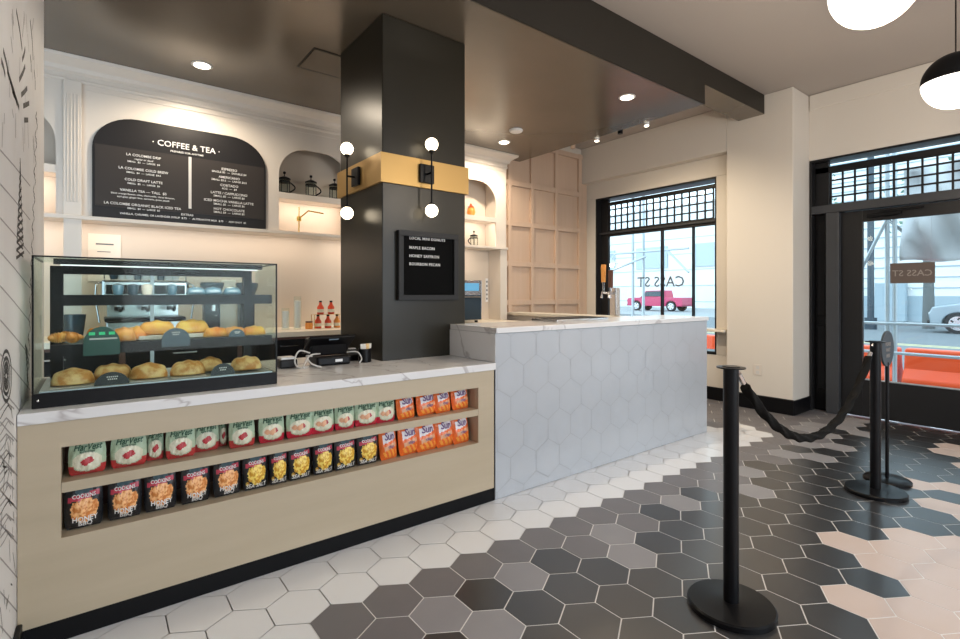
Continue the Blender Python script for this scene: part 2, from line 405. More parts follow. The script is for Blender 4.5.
# ------------------------------------------------------------------ window 1 (niche)
def lattice(mb, x, ys, zs, t=.017, d=.02, m='frame'):
    for y in ys: mb.box(x, x + d, y - t / 2, y + t / 2, zs[0], zs[-1], m)
    for z in zs: mb.box(x - .002, x + d - .002, ys[-1], ys[0], z - t / 2, z + t / 2, m)
wr = props(bpy.data.objects.new('window_1', None), kind='structure'); COL.objects.link(wr); ORG['window_1'] = Vector((0, 0, 0))
mb = MB(); x = 6.10
mb.box(6.002, 6.26, 4.90, 4.925, .552, 2.728, 'frame'); mb.box(6.002, 6.26, 3.072, 3.09, .552, 2.728, 'frame')
mb.box(6.002, 6.26, 3.09, 4.90, 2.705, 2.728, 'frame'); mb.box(6.002, 6.26, 3.09, 4.90, .552, .59, 'frame')
mb.box(x, x + .05, 4.77, 4.90, .59, 2.705, 'frame')
mb.box(x - .01, x + .05, 3.118, 4.79, 2.155, 2.235, 'frame'); mb.box(x - .04, x, 3.09, 4.90, 2.19, 2.215, 'post')
mb.box(x, x + .04, 3.118, 4.79, 2.615, 2.665, 'frame')
mb.box(x, x + .05, 3.865, 3.892, .59, 2.16, 'frame'); mb.box(x, x + .05, 3.422, 3.442, .59, 2.16, 'frame'); mb.box(x, x + .05, 3.09, 3.125, .59, 2.695, 'frame')
mb.build('window_frame', wr, bevel=.003)
mb = MB(); ys = [4.764 - .1061 * i for i in range(16)]
lattice(mb, x + .02, ys, [2.244, 2.347, 2.45, 2.553, 2.655]); mb.build('lattice', wr)
mb = MB(); mb.box(x + .045, x + .051, 3.118, 4.79, .59, 2.68, 'glass'); mb.build('pane', wr)
mb = MB(); mb.box(5.84, 6.10, 2.90, 4.99, .842, .872, 'cream'); props(mb.build('window_ledge', bevel=.004), 'cream ledge running under the window beside the white bar', 'ledge')
# lettering on the window, read from the street
o = words('window_lettering', [('CASS ST', 0, 0, .20, 'CENTER')], (x + .040, 3.925, 1.395), FACE_X, 'darkletter'); props(o, 'dark mirrored street name lettering on the bar window', 'lettering')

# ------------------------------------------------------------------ entrance (transom, sidelight, door)
tr = props(bpy.data.objects.new('window_2', None), kind='structure'); COL.objects.link(tr); ORG['window_2'] = Vector((0, 0, 0))
mb = MB(); y1, y0 = 2.172, -.245; xt = 6.42
mb.box(XD - .004, 6.55, y0, y1, 2.752, 2.772, 'frame'); mb.box(XD - .004, 6.55, y1 - .02, y1, 0.001, 2.752, 'frame')
mb.box(xt, xt + .05, y0, y1 - .02, 2.632, 2.70, 'frame'); mb.box(xt, xt + .05, y1 - .15, y1 - .02, 2.2, 2.75, 'frame')
mb.box(XD - .004, 6.5, y0, y1 - .02, 2.175, 2.262, 'post')
mb.build('window_frame', tr, bevel=.004)
mb = MB(); ys = [2.01 - .1102 * i for i in range(21)]; lattice(mb, xt + .015, ys, [2.275, 2.365, 2.455, 2.545, 2.632]); mb.build('lattice', tr)
mb = MB(); mb.box(xt + .05, xt + .056, y0, y1 - .02, 2.26, 2.75, 'glass'); mb.build('pane', tr)
sl = props(bpy.data.objects.new('window_3', None), kind='structure'); COL.objects.link(sl); ORG['window_3'] = Vector((0, 0, 0))
mb = MB(); mb.box(6.40, 6.46, 2.02, 2.15, .002, 2.174, 'door'); mb.box(6.38, 6.402, 2.045, 2.125, .25, .95, 'door'); mb.box(6.38, 6.402, 2.045, 2.125, 1.05, 2.08, 'door')
mb.build('side_panel', sl, bevel=.006)
mb = MB(); mb.box(XD, 6.5, 1.897, 2.018, .002, 2.174, 'post'); mb.box(XD, 6.5, .56, .68, .002, 2.174, 'post'); mb.build('door_post', sl, bevel=.005)
mb = MB(); mb.box(6.36, 6.46, 1.905, 1.93, .95, 1.02, 'matblack'); mb.build('latch_plate', sl)
sg = MB(); sg.box(6.42, 6.428, -.245, .56, .1, 2.174, 'glass'); sg.build('pane', sl)
dr = props(bpy.data.objects.new('door_1', None), kind='structure'); COL.objects.link(dr); ORG['door_1'] = Vector((0, 0, 0))
mb = MB(); a, b = 1.895, .682
mb.box(6.375, 6.425, 1.705, a, .012, 2.17, 'frame'); mb.box(6.375, 6.425, b, .87, .012, 2.17, 'frame')
mb.box(6.375, 6.425, .87, 1.705, .012, .405, 'frame'); mb.box(6.375, 6.425, .87, 1.705, 2.05, 2.17, 'frame')
mb.box(6.368, 6.376, .87, 1.705, .395, .412, 'steel')
mb.build('door_leaf', dr, bevel=.004)
mb = MB(); mb.box(6.398, 6.404, .87, 1.705, .405, 2.05, 'glass'); mb.build('pane', dr)
mb = MB(); mb.box(6.33, 6.374, 1.38, 1.66, 2.085, 2.125, 'matblack'); mb.box(6.30, 6.32, 1.20, 1.55, 2.128, 2.14, 'matblack'); mb.build('door_closer', dr, bevel=.004)
# sign hung inside the door glass
t = thing('hanging_sign', 'brown street name sign hanging in the glass of the entrance door, seen from behind', 'sign', (6.384, 1.306, 1.5))
mb = MB(); mb.box(6.380, 6.388, 1.135, 1.477, 1.400, 1.602, 'signbrown'); mb.build('plate', t)
words('lettering', [('CASS ST', 0, 0, .085, 'CENTER')], (6.3788, 1.306, 1.472), Matrix(((0, 0, -1), (1, 0, 0), (0, 1, 0))), 'faint', t)
mb = MB(); mb.tube([(6.384, 1.45, 1.602), (6.384, 1.45, 2.05)], .0012, 'steel', 6); mb.tube([(6.384, 1.16, 1.602), (6.384, 1.16, 2.05)], .0012, 'steel', 6); mb.build('cord', t)

# ------------------------------------------------------------------ mural strokes on the left wall
def mural():
    t = thing('wall_mural', 'black ink mural drawn on the pale left wall', 'mural', (XL, 2.6, 1.4))
    mb = MB()
    def stroke(pts, w=.004, m='ink'):
        P = [onx(u, v, XL) for u, v in pts]
        for a_, b_ in zip(P[:-1], P[1:]):
            d = Vector((0, b_.y - a_.y, b_.z - a_.z))
            if d.length < 1e-5: continue
            n = Vector((0, -d.z, d.y)).normalized() * w
            cur[0].add([a_ + n + Vector((.0006, 0, 0)), a_ - n + Vector((.0006, 0, 0)), b_ - n + Vector((.0006, 0, 0)), b_ + n + Vector((.0006, 0, 0))], [(0, 1, 2, 3)], m)
    cur = [MB()]
    def done(nm): cur[0].build(nm, t); cur[0] = MB()
    # lighthouse like spire
    for i in range(12):
        v = 162 + i * 8; hw = .3 + i * .33
        stroke([(20 - hw, v + 8), (20 + hw, v + 2)], .006); stroke([(20 - hw, v), (20 + hw * .8, v + 7)], .004)
    stroke([(20, 158), (20, 176), (19, 200), (17, 240)], .005); stroke([(20, 158), (21, 200), (23, 245)], .005)
    done('spire_drawing')
    # leaf strokes
    for (x1, y1, x2, y2) in [(22, 60, 25, 48), (19, 80, 25, 66), (21, 95, 27, 88), (23, 106, 29, 103), (24, 120, 28, 120), (30, 20, 33, 60), (12, 90, 19, 108),
                             (10, 80, 17, 104), (7, 70, 14, 96), (3, 50, 9, 78), (1, 60, 5, 76), (16, 10, 22, 50), (34, 70, 35, 90), (30, 55, 31, 72)]:
        stroke([(x1, y1), ((x1 + x2) / 2 + .5, (y1 + y2) / 2), (x2, y2)], .010)
    done('leaf_strokes')
    rnd = random.Random(3)
    for i in range(26):
        u = rnd.uniform(1, 38); v = rnd.uniform(5, 140); stroke([(u, v), (u + rnd.uniform(-2, 2), v + rnd.uniform(8, 26))], .004, 'inkpale')
    done('pale_hatching')
    # hanging chain line close to the case
    for i in range(30):
        v = 112 + i * 9.2
        u = 36.5 - i * .32
        stroke([(u, v), (u + (1.2 if i % 2 else -1), v + 5), (u + .4, v + 9)], .004 if i % 3 else .006)
    for k in range(6): stroke([(25 + k * .4, 345 + k * 6), (27.5, 352 + k * 6)], .008)
    done('chain_drawing')
    # eye shaped motif and rings low down
    for rr in (1, 1.8, 2.6, 3.6):
        pts = [(6 + rr * 1.5 * math.cos(t), 376 + rr * 7 * math.sin(t)) for t in [i * PI / 10 for i in range(21)]]; stroke(pts, .006 if rr > 1 else .014)
    done('ring_motif')
    for k in range(9):
        y = 405 + k * 16; stroke([(0, y + 14), (4, y + 6 + k % 3), (8, y), (11, y + 5 - k % 2)], .0025, 'ink' if k % 3 == 0 else 'inkpale')
        stroke([(0, y + 5), (6, y - 3), (14, y + 4)], .003, 'inkpale')
    for k in range(16):
        y = 150 + k * 34; stroke([(0, y), (14, y + 16), (30, y + 36)], .003, 'inkpale')
    for k in range(30):
        u = rnd.uniform(0, 14); v = rnd.uniform(400, 620); stroke([(u, v), (u + rnd.uniform(-1, 3), v + rnd.uniform(-26, 26))], .003)
    done('wave_drawing')
mural()

# ------------------------------------------------------------------ back bar millwork
bb = thing('back_bar', 'white built-in wall unit with arched niches and crown above the back counter', 'shelving', (1.5, 5.1, .96))
outer = [(-1.48, 1.90), (4.262, 1.90), (4.262, 3.0), (-1.48, 3.0)]
NI = [(-.94, -.235), (1.399, 2.10), (3.39, 4.093)]
holes = []
for a_, b_ in NI:
    holes.append(arch(a_, b_, 2.275, 2.716, .27)); holes.append([(a_, 1.9005), (b_, 1.9005), (b_, 2.215), (a_, 2.215)])
plate('face_panel', outer, holes, YB, .02, 'mill', bb)
for a_, b_ in NI:
    mb = MB(); mb.box(a_ - .02, b_ + .02, YB + .021, YN - .002, 2.217, 2.273, 'mill'); mb.build('niche_shelf', bb)
    mb = MB(); mb.box(a_ - .03, a_ - .001, YB + .021, YN - .002, 1.902, 2.76, 'mill'); mb.build('niche_side', bb)
    mb = MB(); mb.box(b_ + .001, b_ + .03, YB + .021, YN - .002, 1.902, 2.76, 'mill')
    mb.build('niche_side', bb)
    area('led_niche', ((a_ + b_) / 2, YB + .05, 2.21), (R(20), 0, 0), .62, .03, 1.5, LED)
mb = MB(); mb.box(-1.48, 4.262, 4.93, YN - .002, 1.868, 1.898, 'mill'); mb.build('shelf', bb, bevel=.003)
mb = MB()
prof = [(0, 2.93), (.012, 2.93), (.018, 2.945), (.012, 2.955), (.012, 2.985), (.035, 3.0), (.045, 3.03), (.09, 3.06), (.115, 3.075), (.12, 3.098), (0, 3.098)]
mb.prism(prof, lambda a_, b_, d: (d, YB - a_, b_), -1.48, 4.262, 'mill')
# return of the crown round the right end
vs = []; n = len(prof)
for a_, b_ in prof: vs.append((4.262, YB - a_, b_))
for a_, b_ in prof: vs.append((4.262 + a_, YB - a_, b_))
for a_, b_ in prof: vs.append((4.262 + a_, 5.10, b_))
fs = [(i, (i + 1) % n, n + (i + 1) % n, n + i) for i in range(n)] + [(n + i, n + (i + 1) % n, 2 * n + (i + 1) % n, 2 * n + i) for i in range(n)] + [tuple(range(n))]
mb.add(vs, fs, 'mill'); mb.build('crown_moulding', bb)
def pilaster(x0, x1):
    mb = MB(); mb.box(x0, x1, YB - .03, YB - .001, .962, 2.93, 'mill')
    n_ = 4; wd = (x1 - x0) * .62 / n_
    for i in range(n_):
        c_ = x0 + (x1 - x0) * (.22 + .56 * i / (n_ - 1)); mb.box(c_ - wd * .3, c_ + wd * .3, YB - .036, YB - .029, 2.0, 2.83, 'mill')
    mb.build('pilaster', bb, bevel=.003)
pilaster(-.19, -.08)
mb = MB(); mb.box(4.15, 4.262, YB - .02, YN - .002, .962, 1.866, 'mill'); mb.build('end_panel', bb)
mb = MB(); mb.box(-.05, 4.26, YB - .008, YB - .001, 2.885, 2.90, 'mill'); mb.build('bead', bb)
area('led_shelf', (.75, 5.0, 1.86), (R(12), 0, 0), 2.0, .04, 3.4, LED)
area('led_shelf', (2.9, 5.0, 1.86), (R(12), 0, 0), 2.0, .04, 3.4, LED)
area('led_shelf', (-.75, 5.0, 1.86), (R(12), 0, 0), .9, .04, 2, LED)

# menu board
mn = thing('menu_board', 'large black arched coffee and tea menu board on the white wall unit', 'menu', (.63, YB - .01, 1.9))
plate('board', arch(-.017, 1.275, 1.902, 2.718, .30, .27), [], YB - .022, .020, 'board', mn)
plate('panel', [(0.0, 1.99), (1.258, 1.99), (1.258, 2.475), (0.0, 2.475)], [], YB - .027, .004, 'boardpanel', mn)
mb = MB(); mb.box(.640, .662, YB - .031, YB - .0275, 2.03, 2.475, 'dimletter'); mb.build('divider', mn)
L = [('\u00b7 COFFEE & TEA \u00b7', .63, 2.535, .068, 'CENTER'), ('PREPARED FOR ANYTIME', .63, 2.495, .022, 'CENTER')]
zz = 2.415
cl = .32
for head, subs in [('LA COLOMBE DRIP', ['regular or decaf', 'SMALL  $3  \u2014  LARGE  $4']), ('LA COLOMBE COLD BREW', ['SMALL  $4  \u2014  LARGE  $4.5']),
                   ('COLD DRAFT LATTE', ['SMALL  $5  \u2014  LARGE  $6']), ('VANILLA TEA \u2014 TALL  $5', ['black orange flower, mint, chamomile, citrus blossom,', 'earl grey, ginger lime, turmeric, green peach']),
                   ('LA COLOMBE ORGANIC BLACK ICED TEA', ['SMALL  $4  \u2014  LARGE  $5'])]:
    L.append((head, cl, zz, .028, 'CENTER')); zz -= .028
    for s_ in subs: L.append((s_, cl, zz, .020, 'CENTER')); zz -= .025
    zz -= .036
zz = 2.40; cl = .96
for head, s_ in [('ESPRESSO', 'SINGLE $3  \u2014  DOUBLE $4'), ('AMERICANO', 'SMALL $3.5  \u2014  LARGE $4.5'), ('CORTADO', '4OZ  \u2014  $4'), ('LATTE / CAPPUCCINO', 'SMALL $5  \u2014  LARGE $6'),
                 ('ICED MOCHA VANILLA LATTE', 'SMALL $5  \u2014  LARGE $6'), ('HOT CHOCOLATE', 'SMALL $4  \u2014  LARGE $5')]:
    L.append((head, cl, zz, .030, 'CENTER')); L.append((s_, cl, zz - .027, .024, 'CENTER')); zz -= .072
L.append(('EXTRAS', .63, 1.965, .026, 'CENTER')); L.append(('VANILLA, CARAMEL OR LAVENDER SYRUP  $.75   \u00b7   ALTERNATIVE MILK  $.75   \u00b7   ADD SHOT  $1', .63, 1.935, .022, 'CENTER'))
words('lettering', L, (0, YB - .0315, 0), FACE_Y, 'lettering', mn)

# things in the niches
def french_press(x, y, z, label, group=None, m='black', glassm='caseglass', s=1.0, hand=1):
    t = thing('french_press', label, 'coffee maker', (x, y, z), group)
    r = .046 * s
    mb = MB(); mb.lathe([(r, .012 * s), (r, .125 * s)], (x, y, z), glassm, 20); mb.build('beaker', t)
    mb = MB(); mb.lathe([(r * 1.1, 0), (r * 1.1, .012 * s), (r * 1.03, .014 * s)], (x, y, z), m, 20); mb.lathe([(r * 1.06, .10 * s), (r * 1.06, .112 * s)], (x, y, z), m, 20)
    for k in range(4):
        an = PI / 4 + k * PI / 2; c_ = (x + r * 1.04 * math.cos(an), y + r * 1.04 * math.sin(an)); mb.tube([(c_[0], c_[1], z + .01 * s), (c_[0], c_[1], z + .11 * s)], .003 * s, m, 6)
    mb.build('frame', t)
    mb = MB(); mb.lathe([(r * 1.12, .127 * s), (r * 1.1, .137 * s), (r * .5, .152 * s), (.004, .154 * s), (.004, .175 * s), (.012 * s, .180 * s), (.012 * s, .195 * s), (.003, .2 * s)], (x, y, z), m, 20); mb.build('plunger_lid', t)
    mb = MB(); pts = [(x + hand * (r + .045 * s * math.sin(PI * i / 10)), y, z + (.108 - .085 * i / 10) * s) for i in range(11)]; mb.tube(pts, .006 * s, m, 8); mb.build('handle', t)
for i, (u, lab) in enumerate([(284.5, 'black french press nearest the menu board in the arched niche'), (311, 'middle black french press in the arched niche'), (334.5, 'black french press closest to the column in the left arched niche')]):
    french_press(px(u, 5.06), 5.06, 2.2735, lab, 'french presses in the arched niche', s=1.12)
french_press(px(474, 5.08), 5.08, 1.899, 'small dark french press in the lit cell right of the column', m='black', s=1.0, hand=-1)
t = thing('press_pot', 'small orange-red press pot on the niche shelf right of the column', 'pot', (px(471, 5.08), 5.08, 2.2735))
x_ = px(471, 5.08)
mb = MB(); mb.lathe([(.04, 0), (.055, .05), (.045, .10), (.02, .12)], (x_, 5.08, 2.2735), 'amber', 16); mb.build('body', t)
mb = MB(); mb.lathe([(.045, .12), (.02, .135), (.012, .16), (.004, .165)], (x_, 5.08, 2.2735), 'red', 16); mb.build('lid', t)
# brass wall arm in the lit cell
xa = px(299, 5.05)
t = thing('brass_siphon_arm', 'brass jointed arm standing in the lit cell below the black presses', 'decoration', (xa, 5.05, 1.899))
mb = MB(); mb.cyl((xa, 5.05, 1.899), .03, .006, 'brass'); mb.tube([(xa, 5.05, 1.9), (xa, 5.05, 2.16)], .006, 'brass', 8); mb.build('stem', t)
mb = MB(); mb.cyl((xa, 5.05, 2.02), .022, .045, 'brass'); mb.tube([(xa, 5.05, 2.045), (xa + .09, 5.04, 2.13), (xa + .24, 5.03, 2.115)], .007, 'brass', 8); mb.build('arm', t)
# notice on the backsplash and small labels on the right
t = thing('wall_notice', 'white paper notice on the cream backsplash left of the case top', 'notice', (px(104, 5.19), 5.19, 1.6))
x0, x1 = px(88, 5.196), px(121, 5.196)
mb = MB(); mb.box(x0, x1, 5.192, 5.198, 1.40, 1.79, 'splashpaper'); mb.build('sheet', t)
mb = MB(); mb.box(x0 + .05, x1 - .05, 5.1915, 5.192, 1.70, 1.712, 'darkletter')
for r_ in range(4):
    mb.box(x0 + .06, x0 + .12, 5.1915, 5.192, 1.64 - r_ * .05, 1.646 - r_ * .05, 'darkletter'); mb.box(x1 - .12, x1 - .07, 5.1915, 5.192, 1.64 - r_ * .05, 1.646 - r_ * .05, 'darkletter')
mb.build('print', t)
for k, (u, nm) in enumerate([(487, 'narrow white dotted strip on the wall beside the steel oven'), (492.5, 'narrow white dotted strip on the wall next to the end panel')]):
    x0 = px(u, 5.19); t = thing('label_strip', nm, 'strip', (x0, 5.195, 1.3), 'dotted strips beside the oven')
    mb = MB(); mb.box(x0 - .02, x0 + .02, 5.193, 5.198, 1.19, 1.50, 'white'); mb.build('backing', t)
    mb = MB()
    for q in range(5): mb.box(x0 - .009, x0 + .009, 5.1905, 5.193, 1.22 + q * .056, 1.245 + q * .056, 'darkletter')
    mb.build('marks', t)

# back counter
t = thing('back_counter', 'back counter with cream top and dark cupboards behind the bar', 'counter', (1.4, 4.85, 0))
mb = MB(); mb.box(-1.45, 4.2, 4.50, YN - .002, .915, .96, 'cream'); mb.build('top', t, bevel=.003)
mb = MB(); mb.box(-1.45, 4.2, 4.54, YN - .002, .002, .914, 'dkwood'); mb.build('body', t)
for i in range(7):
    x0 = -1.42 + i * .8; mb = MB(); mb.box(x0, x0 + .76, 4.522, 4.5395, .12, .89, 'matblack'); d = mb.build('cupboard_door', t, bevel=.003)
    mb = MB(); mb.box(x0 + .3, x0 + .46, 4.505, 4.5215, .83, .842, 'chrome'); mb.build('handle', d)

# espresso machine, grinders, oven
def espresso():
    x0, x1 = px(101, 4.7), px(188, 4.7); y0, y1, z = 4.62, 5.08, .961
    t = thing('espresso_machine', 'chrome espresso machine on the back counter seen through the pastry case', 'coffee machine', ((x0 + x1) / 2, 4.85, z))
    mb = MB(); mb.box(x0 + .03, x1 - .03, y0 + .08, y1, z + .03, z + .12, 'machine'); mb.box(x0 + .02, x1 - .02, y0 + .02, y1, z + .12, z + .15, 'black'); mb.build('drip_base', t, bevel=.01)
    mb = MB(); mb.box(x0, x1, y0 + .02, y1, z + .30, z + .44, 'machine'); mb.build('boiler_body', t, bevel=.02)
    mb = MB(); mb.box(x0 + .04, x1 - .04, y1 - .12, y1 - .01, z + .15, z + .30, 'machine'); mb.build('back_plate', t)
    mb = MB(); mb.box(x0 + .03, x1 - .03, y0 + .01, y0 + .019, z + .33, z + .40, 'black'); mb.build('control_panel', t)
    for k in range(3):
        xg = x0 + (x1 - x0) * (.2 + .3 * k)
        g = MB(); g.cyl((xg, y0 + .10, z + .235), .032, .065, 'machine'); g = g.build('group_head', t)
        h = MB(); h.cyl((xg, y0 + .10, z + .205), .034, .028, 'black'); h.tube([(xg, y0 + .06, z + .22), (xg, y0 - .05, z + .205)], .012, 'black', 10); h.build('portafilter', t)
    for s_, xx in ((-1, x0), (1, x1)):
        mb = MB(); mb.tube([(xx, y0 + .05, z + .42), (xx + s_ * .03, y0 + .02, z + .40), (xx + s_ * .035, y0 + .01, z + .3), (xx + s_ * .01, y0, z + .12)], .006, 'machine', 8); mb.build('steam_wand', t)
    mb = MB(); mb.tube([(x0 + .02, y0 + .05, z + .445), (x0 + .02, y0 + .05, z + .50), (x1 - .02, y0 + .05, z + .50), (x1 - .02, y0 + .05, z + .445)], .006, 'machine', 8); mb.build('cup_rail', t)
    for xx in (x0 + .06, x1 - .06):
        for yy in (y0 + .12, y1 - .05): mb = MB(); mb.cyl((xx, yy, z), .018, .031, 'black'); mb.build('foot', t)
    for k in range(9):
        mb = MB(); xx = x0 + .08 + k * (x1 - x0 - .16) / 8; c = (xx, y0 + .16, z + .4405)
        mb.lathe([(.022, 0), (.032, .045), (.030, .045), (.02, .004)], c, 'white' if k % 3 else 'tagblue', 16)
        props(mb.build('coffee_cup'), '%s cup from the left on top of the espresso machine' % ['first', 'second', 'third', 'fourth', 'fifth', 'sixth', 'seventh', 'eighth', 'ninth'][k], 'cup', 'cups on the espresso machine')
espresso()
def grinder(u, lab):
    x = px(u, 4.8); y, z = 4.8, .961
    t = thing('coffee_grinder', lab, 'coffee grinder', (x, y, z), 'coffee grinders on the back counter')
    mb = MB(); mb.box(x - .075, x + .075, y - .12, y + .12, z, z + .03, 'black'); mb.box(x - .06, x + .06, y - .03, y + .10, z + .03, z + .27, 'black'); mb.build('body', t, bevel=.012)
    mb = MB(); mb.cyl((x, y - .08, z + .19), .02, .05, 'chrome'); mb.tube([(x - .02, y - .08, z + .15), (x, y - .14, z + .15), (x + .02, y - .08, z + .15)], .006, 'chrome', 8); mb.build('dosing_fork', t)
    mb = MB(); mb.lathe([(.035, .27), (.055, .30), (.095, .41), (.09, .43), (.02, .435)], (x, y, z), 'hopper', 20); mb.build('hopper', t)
grinder(212, 'coffee grinder with smoked hopper on the back counter beside the espresso machine')
grinder(247, 'coffee grinder with smoked hopper on the back counter nearest the case right side')
x_ = px(230, 4.9)
t = thing('paper_bag', 'pale folded paper bag standing behind the two coffee grinders', 'bag', (x_, 4.95, .961))
mb = MB(); mb.add([(x_ - .10, 4.93, .962), (x_ + .10, 4.93, .962), (x_ + .10, 5.03, .962), (x_ - .10, 5.03, .962), (x_ - .06, 4.97, 1.42), (x_ + .06, 4.97, 1.42), (x_ + .06, 5.0, 1.42), (x_ - .06, 5.0, 1.42)],
                  [(0, 1, 2, 3), (4, 5, 6, 7), (0, 1, 5, 4), (1, 2, 6, 5), (2, 3, 7, 6), (3, 0, 4, 7)], 'paper'); mb.build('body', t, bevel=.006)
x_ = px(74, 4.75)
t = thing('pitcher', 'dark tapered pitcher on the back counter behind the croissants', 'pitcher', (x_, 4.75, .961))
mb = MB(); mb.lathe([(.05, 0), (.055, .02), (.072, .18), (.068, .18), (.05, .02)], (x_, 4.75, .961), 'hopper', 20); mb.build('body', t)
mb = MB(); mb.tube([(x_ - .07, 4.75, 1.12), (x_ - .11, 4.75, 1.09), (x_ - .06, 4.75, 1.0)], .007, 'hopper', 8); mb.build('handle', t)
# oven right of the column
x0, x1 = px(462, 4.62), px(484, 4.62)
t = thing('speed_oven', 'stainless steel oven with blue display on the back counter right of the column', 'oven', ((x0 + x1) / 2, 4.85, .961))
mb = MB(); mb.box(x0 - .12, x1, 4.66, 5.15, .985, 1.455, 'chrome'); mb.build('body', t, bevel=.008)
mb = MB(); mb.box(x0 - .10, x1 - .02, 4.645, 4.6585, .995, 1.28, 'hopper'); d = mb.build('oven_door', t, bevel=.004)
mb = MB(); mb.tube([(x0 - .08, 4.625, 1.26), (x1 - .05, 4.625, 1.26)], .008, 'chrome', 8); mb.tube([(x1 - .05, 4.645, 1.26), (x1 - .05, 4.625, 1.26)], .006, 'chrome', 8); mb.build('handle', d)
mb = MB(); mb.box(x0 - .08, x1 - .05, 4.65, 4.659, 1.33, 1.42, 'screen'); mb.build('display', t)
for xx in (x0 - .08, x1 - .04): mb = MB(); mb.cyl((xx, 4.72, .9605), .02, .025, 'black'); mb.build('foot', t)

# back counter: tumblers of cups, drinks
for u, h, lab in ((285.5, .20, 'clear glass cylinder vase nearest the pastry case on the back counter'), (297.5, .31, 'tall clear glass cylinder on the back counter left of the drinks')):
    x_ = px(u, 4.8); t = thing('glass_cylinder', lab, 'glass', (x_, 4.8, .961), 'glass cylinders on the back counter')
    mb = MB(); mb.lathe([(.034, 0), (.034, h)], (x_, 4.8, .961), 'caseglass', 20); mb.build('body', t)
    mb = MB(); mb.lathe([(.028, .012), (.028, h * .86), (.020, h * .87)], (x_, 4.8, .961), 'white', 16); mb.build('paper_cups', t)
k = 0
DL = ['left red drink bottle in the bottom row by the column', 'second red drink bottle in the bottom row by the column', 'third drink bottle in the bottom row by the column', 'red drink bottle on top at the left by the column', 'red drink bottle on top at the right by the column']
for (u, dz) in ((318, 0), (328, 0), (337, 0), (320.5, .135), (331, .135)):
    x_ = px(u, 4.78); z_ = .961 + dz
    t = thing('drink_bottle', DL[k], 'bottle', (x_, 4.78, z_), 'red drinks stacked by the column'); k += 1
    mb = MB(); mb.lathe([(.030, .001), (.032, .01), (.032, .07), (.015, .095), (.012, .115)], (x_, 4.78, z_), 'red' if k != 3 else 'amber', 16); mb.build('body', t)
    mb = MB(); mb.lathe([(.0325, .02), (.0325, .05)], (x_, 4.78, z_), 'creamink', 16); mb.build('wrapper', t)
    mb = MB(); mb.cyl((x_, 4.78, z_ + .1155), .014, .016, 'black', 12); mb.build('cap', t)
t = thing('bottle_rack', 'thin wire riser carrying the upper red drinks by the column', 'rack', (px(325, 4.78), 4.78, .961))
xa, xb = px(313, 4.78), px(341, 4.78)
mb = MB(); mb.box(xa, xb, 4.73, 4.83, 1.0935, 1.0955, 'brass'); mb.build('tray', t)
for xx in (xa, xb):
    for yy in (4.735, 4.825): mb = MB(); mb.tube([(xx, yy, .961), (xx, yy, 1.094)], .003, 'brass', 6); mb.build('leg', t)
x_ = px(309, 4.75)
t = thing('jam_jar', 'small amber jar with dark lid beside the stacked drinks', 'jar', (x_, 4.75, .961))
mb = MB(); mb.lathe([(.032, .001), (.035, .01), (.035, .05), (.03, .06)], (x_, 4.75, .961), 'amber', 16); mb.build('body', t)
mb = MB(); mb.cyl((x_, 4.75, 1.0215), .032, .014, 'dkwood', 16); mb.build('lid', t)

# ------------------------------------------------------------------ panelled wall
t = thing('wall_panelling', 'pinkish beige square-panelled wall between the white unit and the window', 'panelling', (5.05, 5.09, 0))
mb = MB(); mb.box(4.268, 5.985, 5.082, 5.1, .002, 3.40, 'oakpanel'); mb.build('board', t)
mb = MB()
for u in (509, 531.5, 555.6, 579): mb.box(px(u, 5.07) - .028, px(u, 5.07) + .028, 5.045, 5.0815, .002, 3.40, 'oakpanel')
mb.build('stile', t, bevel=.004)
mb = MB()
for z_ in (.64, 1.18, 1.70, 2.245, 2.79, 3.36): mb.box(4.27, 5.86, 5.05, 5.0815, z_ - .035, z_ + .035, 'oakpanel')
mb.build('rail', t, bevel=.004)

